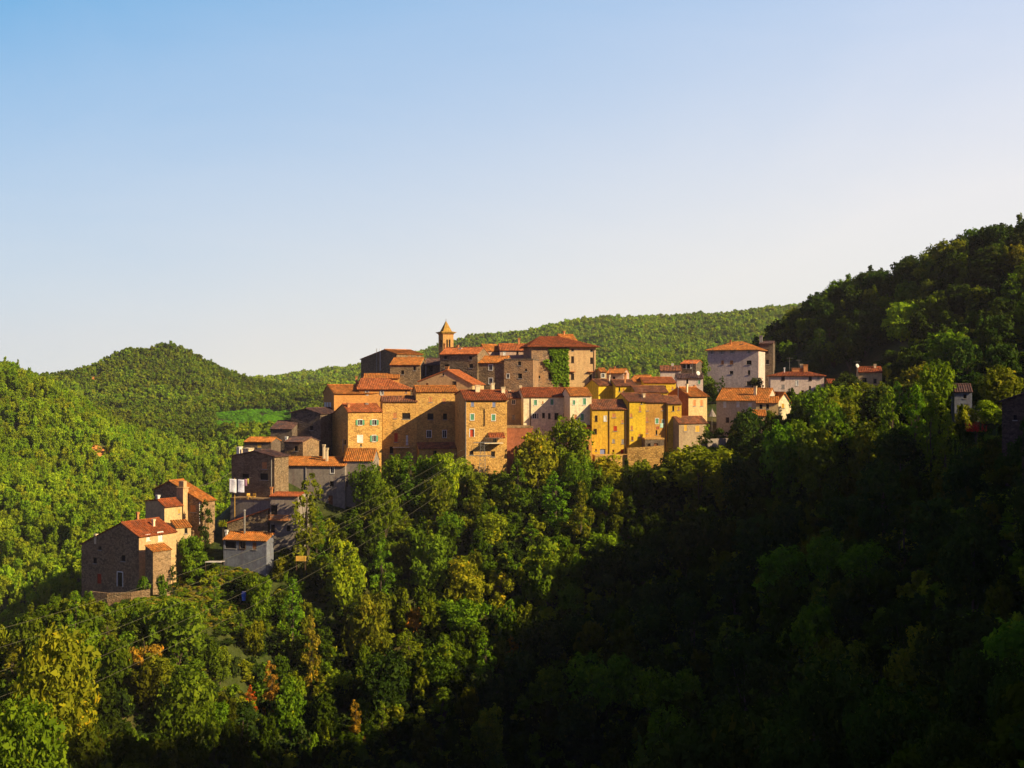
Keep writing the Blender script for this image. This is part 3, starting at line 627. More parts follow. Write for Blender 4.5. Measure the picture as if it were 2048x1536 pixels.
house('long yellow upper house with a brown roof and tall thin chimneys', 1231, 1272, 251.5, 8, 772, 830, 'G', 761, d=8, wall=PY, roof=RB, wins=[('f', 1239, 779, 3, 8, 'd'), ('f', 1247, 780, 3, 6, 'o'), ('f', 1228, 795, 4, 8, 'd')], chims=[(1250, 750, 769, 3, 'b', .2)])
house('yellow house under a reddish roof in the middle of the upper yellow row', 1271, 1336, 248, 8, 785, 830, 'G', 773, d=7, wall=PY2, roof=RB, wins=[('f', 1302, 790, 5, 5, 'o'), ('f', 1325, 791, 4, 5, 'd')], chims=[(1316, 777, 785, 5, 'b', .3)])
house('sunlit yellow roofed house with a shaded brown gable above the reddish roofs', 1258, 1290, 262, -24, 764, 800, 'G', 752, d=8, wall=PB, roof=RO, chims=[(1251, 745, 765, 4, 'b', .2)])
house('yellow house with a long flat orange roof high in the yellow quarter', 1288, 1352, 258, 6, 766, 810, 'G', 756, d=8, wall=PY, roof=RT, wins=[('f', 1303, 774, 5, 5, 'o'), ('f', 1330, 774, 4, 6, 'd'), ('f', 1345, 776, 4, 5, 'o')], chims=[(1297, 770, 778, 4, 'b', -.05)])
dn = house('pinkish grey house with a dark roof above the red sided house', 1354, 1406, 272, -4, 757, 800, 'G', 749, d=7, wall=PPK, roof=RD, wins=[('f', 1374.5, 763, 4, 9, 'd'), ('f', 1398.5, 764, 4.5, 8, 'G')])
house('low mauve house with a faded roof beyond the yellow quarter', 1321, 1362, 285, -6, 742, 780, 'G', 733, d=7, wall=PPK, roof=RB, chims=[(1345, 727, 736, 4, 'w', .5)])
pc = house('dark open roof terrace house with white posts beyond the village', 1361, 1392, 290, -24, 728, 780, 'G', 722, d=7, wall=STD, roof=RT, wins=[('f', 1369, 733, 6, 8, 'd'), ('f', 1377, 733, 5, 8, 'd')], pipes=[('f', 1372.7, 728, 738, 'w'), ('f', 1382, 728, 738, 'w')])
house('orange gabled house with a brick red left side and a pale sunlit front', 1377, 1414, 249, 38, 791, 850, 'G', 776, C=1334, rpos=.5, wall=PC, roof=RO, over=.7, wins=[('f', 1389, 806, 5, 12, 'o'), ('f', 1403, 806, 5, 12, 'o')], chims=[(1374, 768, 790, 3, 'c', .15), (1389, 770, 778, 3, 'b', .5)], pipes=[('l', 1357, 772, 812, 'w')])
I = H_INFO['orange gabled house with a brick red left side and a pale sunlit front']; O, D, nn, wd, pr_ = I['faces']['l']
mb = MB(); wall_face(mb, (-.05, O[1]), D, nn, wd, -4, pr_, []); mb.build('side_plaster', PRD, I['root'])
house('low beige house with yellow shutters at the right end of the front row', 1358, 1414, 238, 28, 847, 900, 'G', 835, C=1337, rpos=.5, wall=PB, roof=RB, wins=[('f', 1371, 856, 5, 13, 'y'), ('f', 1395, 858, 8, 13, 'y')])
# --- right hand houses
wh = house('broad pale house with an orange hipped roof among the trees on the right', 1433, 1534, 255, -26, 800, 885, 'G', 778, d=9, wall=PH, roof=RO, over=.5,
      wins=[('f', 1449.5, 809, 4.5, 11, 'W'), ('f', 1476, 808, 4.5, 11, 'W'), ('f', 1455, 840, 5, 9, 'f'), ('f', 1500, 812, 5, 10, 'W')], chims=[(1510.5, 772, 802, 5, 'c', .2), (1461, 775, 781, 4, 'b', .5)])
house('low wing with an orange roof and dark porch right of the broad pale house', 1512, 1556, 250, -14, 806, 850, 'G', 795, d=6, wall=PC, roof=RO, wins=[('f', 1522, 813, 6, 9, 'd'), ('f', 1535, 813, 6, 9, 'd')])
house('sunlit white gable end beside the porch wing, half hidden by leaves', 1556, 1582, 254, 12, 803, 850, 'F', 786, right=806, d=7, wall=PW, roof=RO, wins=[('f', 1566, 812, 5, 9, 'y')])
house('small orange roofed shed in the trees below the porch wing', 1505, 1532, 243, -6, 832, 860, 'G', 822, d=4, wall=PC, roof=RO, wins=[('f', 1518, 840, 7, 7, 'd')])
house('tall pink palazzo with four rows of windows and a low hipped orange roof', 1415, 1517, 302, -22, 700, 790, 'H', 684, d=13, inset=5.5, rpos=.5, wall=PPK, roof=RO, over=.6,
      wins=[('f', x, y, w, h, s) for x, y, w, h, s in ((1424, 705, 4, 6, 'k'), (1444, 705, 4, 6, 'k'), (1464.5, 704, 4, 6, 'k'), (1498, 704, 4, 6, 'k'), (1445, 725, 5, 8, 'o'), (1463, 725, 7, 8, 'o'), (1498, 725, 10, 8, 'd'), (1463, 745, 7, 6, 'd'), (1498, 745, 5, 9, 'd'), (1498, 767, 9, 9, 'd'))],
      chims=[(1461, 680, 692, 3, 'b', .3), (1484, 688, 693, 6, 's', .3)])
house('narrow grey stone tower house with a chimney against the right side of the pink palazzo', 1518, 1546, 306, -16, 688, 790, 'G', 684, d=8, wall=STD, roof=RD, wins=[('f', 1533, 703, 7, 8, 'f'), ('f', 1535, 724, 6, 9, 'd'), ('f', 1523, 724, 4, 9, 'w')], chims=[(1522, 671, 688, 6, 's', .3)])
fm = house('wide mauve farmhouse with two rows of windows and a rooftop block', 1541, 1648, 288, -9, 752, 800, 'H', 744, d=9, inset=3.5, wall=PPK, roof=RR, over=.5,
      wins=[('f', 1566, 756, 5.5, 9, 'f'), ('f', 1620.5, 756, 5, 10, 'f'), ('f', 1566, 773, 6, 7, 'K'), ('f', 1594, 766, 4.5, 10, 'W'), ('f', 1620, 776, 4, 8, 'd'), ('f', 1605, 785, 5, 9, 'd'), ('f', 1637, 756, 6, 6, 'K')],
      chims=[(1569, 735, 745, 2, 'w', .4), (1603, 728, 746, 5, 'c', .6), (1611, 729, 746, 8, 'b', .5), (1594, 736, 745, 20, 'b', .62)])
house('little red tiled shed behind the trees right of the mauve farmhouse', 1656, 1671, 282, -6, 767, 790, 'G', 760, d=4, wall=PRD, roof=RR)
house('low brick red house half sunk in leaves left of the cream tower', 1684, 1717, 277, -6, 775, 800, 'G', 766, d=5, wall=PRD, roof=RR, wins=[('f', 1690, 782, 6, 6, 'd')])
ct = house('narrow cream tower house with a small red roof on the right hillside', 1717, 1764, 272, -12, 745, 810, 'G', 735, d=7, wall=PC, roof=RR, wins=[('f', 1729, 761, 6.5, 9, 'f'), ('f', 1729, 784, 6.5, 8, 'w'), ('f', 1750, 762, 5, 8, 'f')], chims=[(1750, 728, 737, 4, 'c', .4)])
house('low cottage with a shade-darkened red roof and bluish wall among shrubs at far right', 1909, 1944, 203, -14, 784, 815, 'G', 770, d=5, wall=PGB, roof=RD, wins=[('f', 1930, 793, 6, 8, 'd')])  # roof tiles darkened in colour, standing for shade on the roof
house('dark unlit stone barn cut by the right edge of the picture', 2004, 2120, 155, -32, 803, 880, 'F', 780, right=800, rpos=.6, d=7, wall=STB, roof=RD, wins=[('f', 2030, 835, 7, 10, 'd')])  # barn stone darkened in colour to stand for its missing sunlight
# --- lower left hamlet
house('big shaded stone farmhouse at the lower left with a red roof and lit cream front', 277.5, 352, 190, 60, 1074, 1182, 'G', 1047, C=163, rpos=.3, back=1089, wall=ST3, roof=RR, over=.35,
      wins=[('l', 190, 1120.5, 7, 12, 'd'), ('l', 246.7, 1116, 8, 12, 'd'), ('l', 200, 1096, 6, 7, 'd'), ('f', 296, 1076, 7, 11, 'W'), ('f', 320.5, 1074, 9, 17, 'W')],
      doors=[('l', 240, 1158, 10, 28, 'w'), ('l', 198, 1157, 9, 20, 'R')], chims=[(275, 1024, 1048, 4.5, 'b', .32), (307, 1038, 1060, 4.5, 'c', .15), (192, 1068, 1078, 5, 'c', .75)])
I = H_INFO['big shaded stone farmhouse at the lower left with a red roof and lit cream front']; O, D, nn, wd, pr_ = I['faces']['f']
mb = MB(); hl = []
for px, py, wp, hp in ((296, 1076, 7, 11), (320.5, 1074, 9, 17)):
    a, z, y = I['to_face']('f', px-wp/2, py); b2, _, _ = I['to_face']('f', px+wp/2, py); hh = hp*y/F/2; hl.append((max(a, .15), b2, z-hh, z+hh))
wall_face(mb, (0, -.05), D, nn, wd, -3, [(0, I['ze']-.02), (wd, I['ze']-.02)], hl, rev=.045); mb.build('front_plaster', PL, I['root'])
house('round fronted shed with a small orange roof leaning on the lower left farmhouse', 306, 342, 187.5, 52, 1104, 1165, 'G', 1092, d=2.0, rpos=1.0, wall=ST3, roof=RO, over=.2)
house('cream house with a bright red roof just above the lower left farmhouse', 329, 364, 202, 56, 1014, 1075, 'G', 1001, C=291, rpos=.35, back=1003, wall=PC, roof=RR, wins=[('f', 358, 1023, 3, 9, 'y')], chims=[(316, 990, 1000, 5, 'w', .4)])
house('little annex with a flat orange roof between the cream house and its neighbour', 352, 382, 199, 30, 1056, 1085, 'G', 1042, d=3.5, rpos=1.0, wall=PC, roof=RO, over=.25, wins=[('f', 372, 1062, 6, 10, 'd')])
tp = house('uppermost hamlet house with a gabled stone wall and a sunlit chimney breast', 309.5, 404, 211, -28, 979, 1060, 'F', 963, right=1003, rpos=.32, d=3.2, wall=ST3, roof=RO, wins=[('f', 386, 1017, 11, 14, 'o')], pipes=[('f', 400, 1005, 1050, 'w')])
I = tp; a, z, y = I['to_face']('f', 364, 975); b2, _, _ = I['to_face']('f', 377, 975)
MB().box((a, -1.3, -2), (b2, -.003, z)).box((a-.1, -1.4, z+.003), (b2+.1, .1, z+.15)).box((a+.2, -1.0, z+.153), (b2-.2, -.2, z+1.2)).build('chimney_breast', PL, I['root'])
# --- dark houses stepping down on the left
house('dark stone house with a rounded top at the left edge of the upper village', 582, 641, 246, -24, 826, 920, 'F', 818, right=828, rpos=.52, d=9, wall=STD, roof=RD, wins=[('f', 623, 856, 7, 9, 'd'), ('f', 592, 852, 8, 12, 'd')])
house('dim grey house with a dark sloping roof beside the rounded stone house', 541, 584, 244, -14, 858, 920, 'G', 843, d=7, wall=STD, roof=RD, chims=[(573, 873, 880, 4, 'w', -.1)])
house('small shadowed grey house in front of the rounded stone house', 569, 606, 236, -22, 884, 930, 'G', 875, d=6, wall=ST3, roof=RD, wins=[('f', 592, 897, 7, 10, 'd')])
house('dark building with a strip of orange tiles above the laundry house', 489, 542, 228, -10, 884, 930, 'G', 876, d=5, wall=STD, roof=RO, wins=[('f', 519, 892, 8, 7, 'y')], chims=[(481, 893, 908, 6, 'c', -.3)])
lh = house('brown stone house with washing hung before its wall', 463, 549, 216, -27, 913, 1000, 'F', 903, right=914, rpos=.55, d=4, wall=ST2, roof=RD,
      wins=[('f', 491, 954, 14, 13, 'd'), ('f', 528, 953, 16, 13, 'd'), ('f', 529, 931, 10, 14, 'o')], chims=[(478, 894, 908, 7, 'w', .1), (496, 896, 905, 15, 'c', .25)], pipes=[('f', 543.5, 914, 975, 'm')])
house('grey terrace building carrying the washing line below the brown stone house', 461, 541, 212.5, -22, 998, 1085, 'N', d=3.2, wall=PG, roof=ST3)
house('long grey house with a bright orange roof left of centre', 559, 690, 226, -9, 931, 1020, 'G', 915, d=8, wall=PG, roof=RO,
      wins=[('f', 664.5, 940, 7, 12, 'w'), ('f', 663.5, 968, 8, 11, 'd')], doors=[('f', 661, 1001, 9, 20, 'b')], chims=[(648, 889, 916, 4, 'c', .4), (654, 896, 918, 4, 'c', .25)], pipes=[('f', 612, 933, 1005, 'g')])
house('grey annex with a steep orange roof against the green shuttered house', 688, 746, 225, -8, 921, 1010, 'G', 899, d=4.5, wall=PG, roof=RO, wins=[('f', 693, 968, 4, 12, 'd'), ('f', 725, 950, 7, 10, 'd')])
ar = house('small grey house with a dark arched loggia and terracotta balcony', 540, 596, 206, -9, 993, 1090, 'G', 986, d=6, wall=PG, roof=RR, wins=[('f', 548, 1021, 13, 22, 'd'), ('f', 545, 1057, 9, 16, 'd'), ('f', 577, 1057, 8, 12, 'd')], chims=[(543, 974, 987, 4, 'b', .3)])
I = ar; a, z, y = I['to_face']('f', 541, 1036); b2, _, _ = I['to_face']('f', 580, 1036)
bl = MB().box((a, -1.0, z-.35), (b2, -.003, z-.1)).build('balcony', BRICK, I['root']); rl = MB()
for k in range(14):
    x = a+.08+(b2-a-.16)*k/13; rl.tube((x, -.93, z-.1), (x, -.93, z+.55), .05, n=5)
rl.box((a, -1.02, z+.55), (b2, -.86, z+.68)).build('balustrade', BRICK, bl)
house('stone lean-to wall with a rising tiled edge above the blue grey house', 455, 536, 207, -6, 1047, 1075, 'F', None, right=1020, d=4, wall=ST2, roof=RR, over=.2)
house('low blue grey house with an orange roof in front of the stone lean-to', 447, 533, 201, -15, 1079, 1140, 'G', 1065, d=2.6, rpos=.98, wall=PGB, roof=RO, wins=[('f', 461, 1089, 22, 15, 'd'), ('f', 485, 1090, 10, 14, 'f'), ('f', 509, 1092, 8, 14, 'b')], chims=[(489, 1019, 1068, 4, 'm', .8), (453, 1060, 1068, 4, 'w', .6)])
# ---------------------------------------------------------------- foliage
def leaf_mat(name, src):
    m, t, b = mat_new(name); t.nodes.remove(b)
    o = t.nodes['Material Output']
    if src == 'obj': c = addn(t, 'ShaderNodeObjectInfo').outputs['Color']
    else:
        a = addn(t, 'ShaderNodeAttribute'); a.attribute_type = 'INSTANCER'; a.attribute_name = 'tint'; c = a.outputs['Color']
    lv = addn(t, 'ShaderNodeAttribute'); lv.attribute_name = 'leafv'
    r = ramp(t, lv.outputs['Fac'], [(0.0, (.55,.62,.55)), (0.55, (1,1,1)), (0.9, (1.5,1.25,.9)), (1.0, (1.9,1.2,.7))])
    col = tmix(t, 1.0, c, r, 'MULTIPLY')
    d = addn(t, 'ShaderNodeBsdfDiffuse'); tr = addn(t, 'ShaderNodeBsdfTranslucent'); mx = addn(t, 'ShaderNodeMixShader')
    t.links.new(col, d.inputs[0]); t.links.new(tmix(t, 1.0, col, (1.15, 1.25, .5), 'MULTIPLY'), tr.inputs[0])
    mx.inputs[0].default_value = 0.33
    t.links.new(d.outputs[0], mx.inputs[1]); t.links.new(tr.outputs[0], mx.inputs[2]); t.links.new(mx.outputs[0], o.inputs[0])
    return m
LEAF = leaf_mat('leaves', 'obj'); LEAFI = leaf_mat('leaves_far', 'inst')
BARK = plain('bark', (.10, .075, .05), 0.95)
def quads(c, nrm, size, asp, g):
    n = len(c); nrm = nrm/np.linalg.norm(nrm, axis=1, keepdims=True)
    r = g.normal(size=(n, 3)); a = np.cross(nrm, r); a /= np.linalg.norm(a, axis=1, keepdims=True)+1e-9; b = np.cross(nrm, a)
    s = size[:, None]; a = a*s; b = b*s*asp
    bend = nrm*s*0.25
    v = np.stack([c-a-bend, c-b*.8+bend*.3, c+a-bend, c+b*.8+bend*.3], 1)     # pointed, slightly folded sprays
    return v.reshape(-1, 3), np.arange(4*n).reshape(n, 4)
HK = {'round': 2.0, 'tall': 3.3, 'cone': 2.7, 'spread': 1.8, 'bush': 1.7}
def crown(seed, lobes, leaves, ls, shape='round', fill=0.25):
    hk = HK[shape]*.92
    """unit crown: radius about 1, height 0..1 ; returns verts, faces, leafv"""
    g = np.random.default_rng(seed); C = []; Rr = []
    for i in range(lobes):
        for _ in range(60):
            if shape == 'round': h = g.uniform(.22, .92); rad = math.sqrt(max(0, 1-((h-.52)/.5)**2))*.72
            elif shape == 'tall': h = g.uniform(.1, .97); rad = (.95*(1-h)**.5+.08)*(.78+.22*math.sin(h*9+seed))
            elif shape == 'cone': h = g.uniform(.08, .96); rad = .8*(1-h)**.9+.05
            elif shape == 'spread': h = g.uniform(.35, .9); rad = .85*math.sqrt(max(0, 1-((h-.6)/.42)**2))
            else: h = g.uniform(.1, .8); rad = .8*math.sqrt(max(0, 1-(h/.95)**2))
            th = g.uniform(0, 2*math.pi); q = g.uniform(.55, 1.0) if i > lobes*fill else g.uniform(0, .5)
            c = np.array([rad*q*math.cos(th), rad*q*math.sin(th), h])
            rr = g.uniform(.16, .34)*(1.0 if shape in ('round', 'spread', 'bush') else .72*(1.15-h*.5))
            if all(np.linalg.norm((c-k)*np.array([1, 1, 1.6])) > .62*(rr+r2)*.75 for k, r2 in zip(C, Rr)): break
        C.append(c); Rr.append(rr)
    V = []; T = []
    ax_, ay_ = g.uniform(.8, 1.2), g.uniform(.8, 1.2)
    cs = []; ns = []; sz = []; tv = []
    for c, r in zip(C, Rr):
        n = int(1.35*leaves*(r/.25)**2)
        d = g.normal(size=(n, 3)); d[:, 2] = d[:, 2]*.9+.25; d /= np.linalg.norm(d, axis=1, keepdims=True)
        # lobes are uneven: a few bumps push the surface in and out
        hole = np.sin(d[:, 0]*5+c[1]*13)+np.sin(d[:, 1]*6+c[2]*9)+np.sin(d[:, 2]*6+c[0]*11) > -.75
        d = d[hole]; n = len(d)
        bump = 1+.22*np.sin(d[:, 0]*7+c[0]*9)*np.cos(d[:, 1]*6+c[2]*11)+.15*np.sin(d[:, 2]*9+c[1]*7)
        rr = r*bump*(.62+.45*g.random(n)**.6)
        p = c*np.array([1, 1, hk])+d*rr[:, None]*np.array([1, 1, 1.1])
        cs.append(p*np.array([ax_*.92, ay_*.92, 1])); ns.append(d+g.normal(size=(n, 3))*.45); sz.append(ls*np.clip(g.lognormal(-.1, .38, n), .35, 2.0)); tv.append(np.clip(g.uniform(.1, .75)+g.normal(0, .16, n), 0, 1))
    v, f = quads(np.concatenate(cs), np.concatenate(ns), np.concatenate(sz), .62, g)
    return v, f, np.concatenate(tv), [np.array([c[0], c[1], c[2]*hk]) for c in C]
def trunk_mesh(seed, C, hgt_low=-.4, r=.05, top=1.45):
    g = random.Random(seed); mb = MB(); p = Vector((0, 0, hgt_low)); pts = [p]
    for k in range(4): p = Vector((g.uniform(-.05, .05), g.uniform(-.05, .05), hgt_low+(top-hgt_low)*(k+1)/4)); pts.append(p)
    for k in range(4): mb.tube(pts[k], pts[k+1], r*(1-.2*k), r*(.8-.2*k), n=7)
    for c in C[:10]:
        b_ = pts[g.choice((1, 2, 3))]; c = Vector(c); m_ = (b_+c)/2+Vector((0, 0, -.06))
        mb.tube(b_, m_, r*.42, r*.28, n=5); mb.tube(m_, c, r*.28, r*.08, n=5)
    return mb
PROTO = {}; KH = {}
def proto(key, seed, lobes, leaves, ls, shape, mat=LEAF, trunk=True):
    v, f, tv, C = crown(seed, lobes, leaves, ls, shape)
    if not trunk: tv = .22+tv*.6
    me = np_mesh('crown', v, f, tv); me.materials.append(mat); KH[key] = HK[shape]
    tm = None
    if trunk:
        mb = trunk_mesh(seed, C, top=HK[shape]*.75); tm = bpy.data.meshes.new('trunk'); tm.from_pydata(mb.v, [], mb.f); tm.update(); tm.materials.append(BARK)
    PROTO.setdefault(key, []).append((me, tm))
for s in range(4): proto('round', 10+s, 34, 150, .060, 'round')
for s in range(3): proto('tall', 20+s, 40, 110, .060, 'tall')
for s in range(2): proto('cone', 30+s, 46, 90, .055, 'cone')
for s in range(3): proto('spread', 40+s, 30, 140, .062, 'spread')
for s in range(3): proto('bush', 50+s, 18, 130, .075, 'bush')
for s in range(2): proto('lace', 60+s, 36, 80, .062, 'spread')      # open, feathery crowns
for s in range(2): proto('near', 70+s, 64, 95, .052, 'round')
TREES = []
def tree(x, y, z, h, wd, key, tint, base, cat='tree', group=None, lean=0):
    if h/wd > 1.7 and key in ('round', 'spread', 'bush', 'lace'): key = 'tall'
    me, tm = random.choice(PROTO[key])
    root = empty('tree' if cat == 'tree' else cat, (x, y, z-.15), random.uniform(0, 6.28)); root.scale = (wd/2, wd/2, h/KH[key])
    root.rotation_euler[0] = lean
    c = bpy.data.objects.new('crown', me); COL.objects.link(c); c.parent = root
    j = [random.uniform(.86, 1.16) for _ in range(3)]; c.color = (tint[0]*j[0], tint[1]*j[1], tint[2]*j[2], 1)
    tr = bpy.data.objects.new('trunk', tm); COL.objects.link(tr); tr.parent = root
    px, py = proj(x, y, z+h*.6); TREES.append([root, base, px, py, cat, group]); return root
# leaf tints
TG = (.135, .215, .012); TB = (.165, .265, .014); TY = (.28, .32, .016); TO = (.38, .24, .025); TR = (.50, .15, .02); TD = (.045, .075, .012); TL = (.26, .40, .018); TOL = (.175, .215, .014)  # the darkest green also carries painted shade in the ravine and right foreground
TG2 = (.175, .245, .013); TOL2 = (.20, .225, .014)
HP = [(.21, .33, .014), (.24, .35, .016), (.26, .35, .017), (.19, .31, .014), (.27, .335, .018)]
# rows above which plants in front of the houses must not reach (treetop line of the photograph)
TL_X = [0,100,150,230,280,350,365,415,425,445,540,560,575,655,700,740,790,830,900,1010,1035,1060,1180,1195,1330,1345,1440,1460,1500,1600,1640,1690,1756,1770,1820,1900,1915,2000,2048]
TL_Y = [1235,1195,1178,1185,1185,1160,1075,1085,1130,1130,1135,1100,1010,1010,1015,950,905,905,935,935,925,865,875,920,920,905,895,850,815,795,765,806,800,755,745,760,812,850,900]
def topline(px): return np.interp(px, TL_X, TL_Y)
def inside(x, y, m=1.5):
    for q in FOOT:
        cx_ = sum(p[0] for p in q)/4; cy_ = sum(p[1] for p in q)/4; ok = True
        for i in range(4):
            a, b_ = q[i], q[(i+1) % 4]; ex, ey = b_[0]-a[0], b_[1]-a[1]; L = math.hypot(ex, ey)
            s1 = (ex*(y-a[1])-ey*(x-a[0]))/L; s2 = (ex*(cy_-a[1])-ey*(cx_-a[0]))/L
            if s1*(1 if s2 > 0 else -1) < -m: ok = False; break
        if ok: return True
    return False
COLW = {(.25, .31, .016): 'fresh green', TG: 'green', TB: 'bright green', TY: 'yellow-green', TO: 'ochre', TR: 'rust orange', TD: 'dark green', TL: 'light green', TOL: 'olive'}
SHW = {'round': 'rounded', 'tall': 'tall ragged', 'cone': 'pointed', 'spread': 'spreading', 'bush': 'bushy', 'lace': 'feathery', 'near': 'large leafy'}
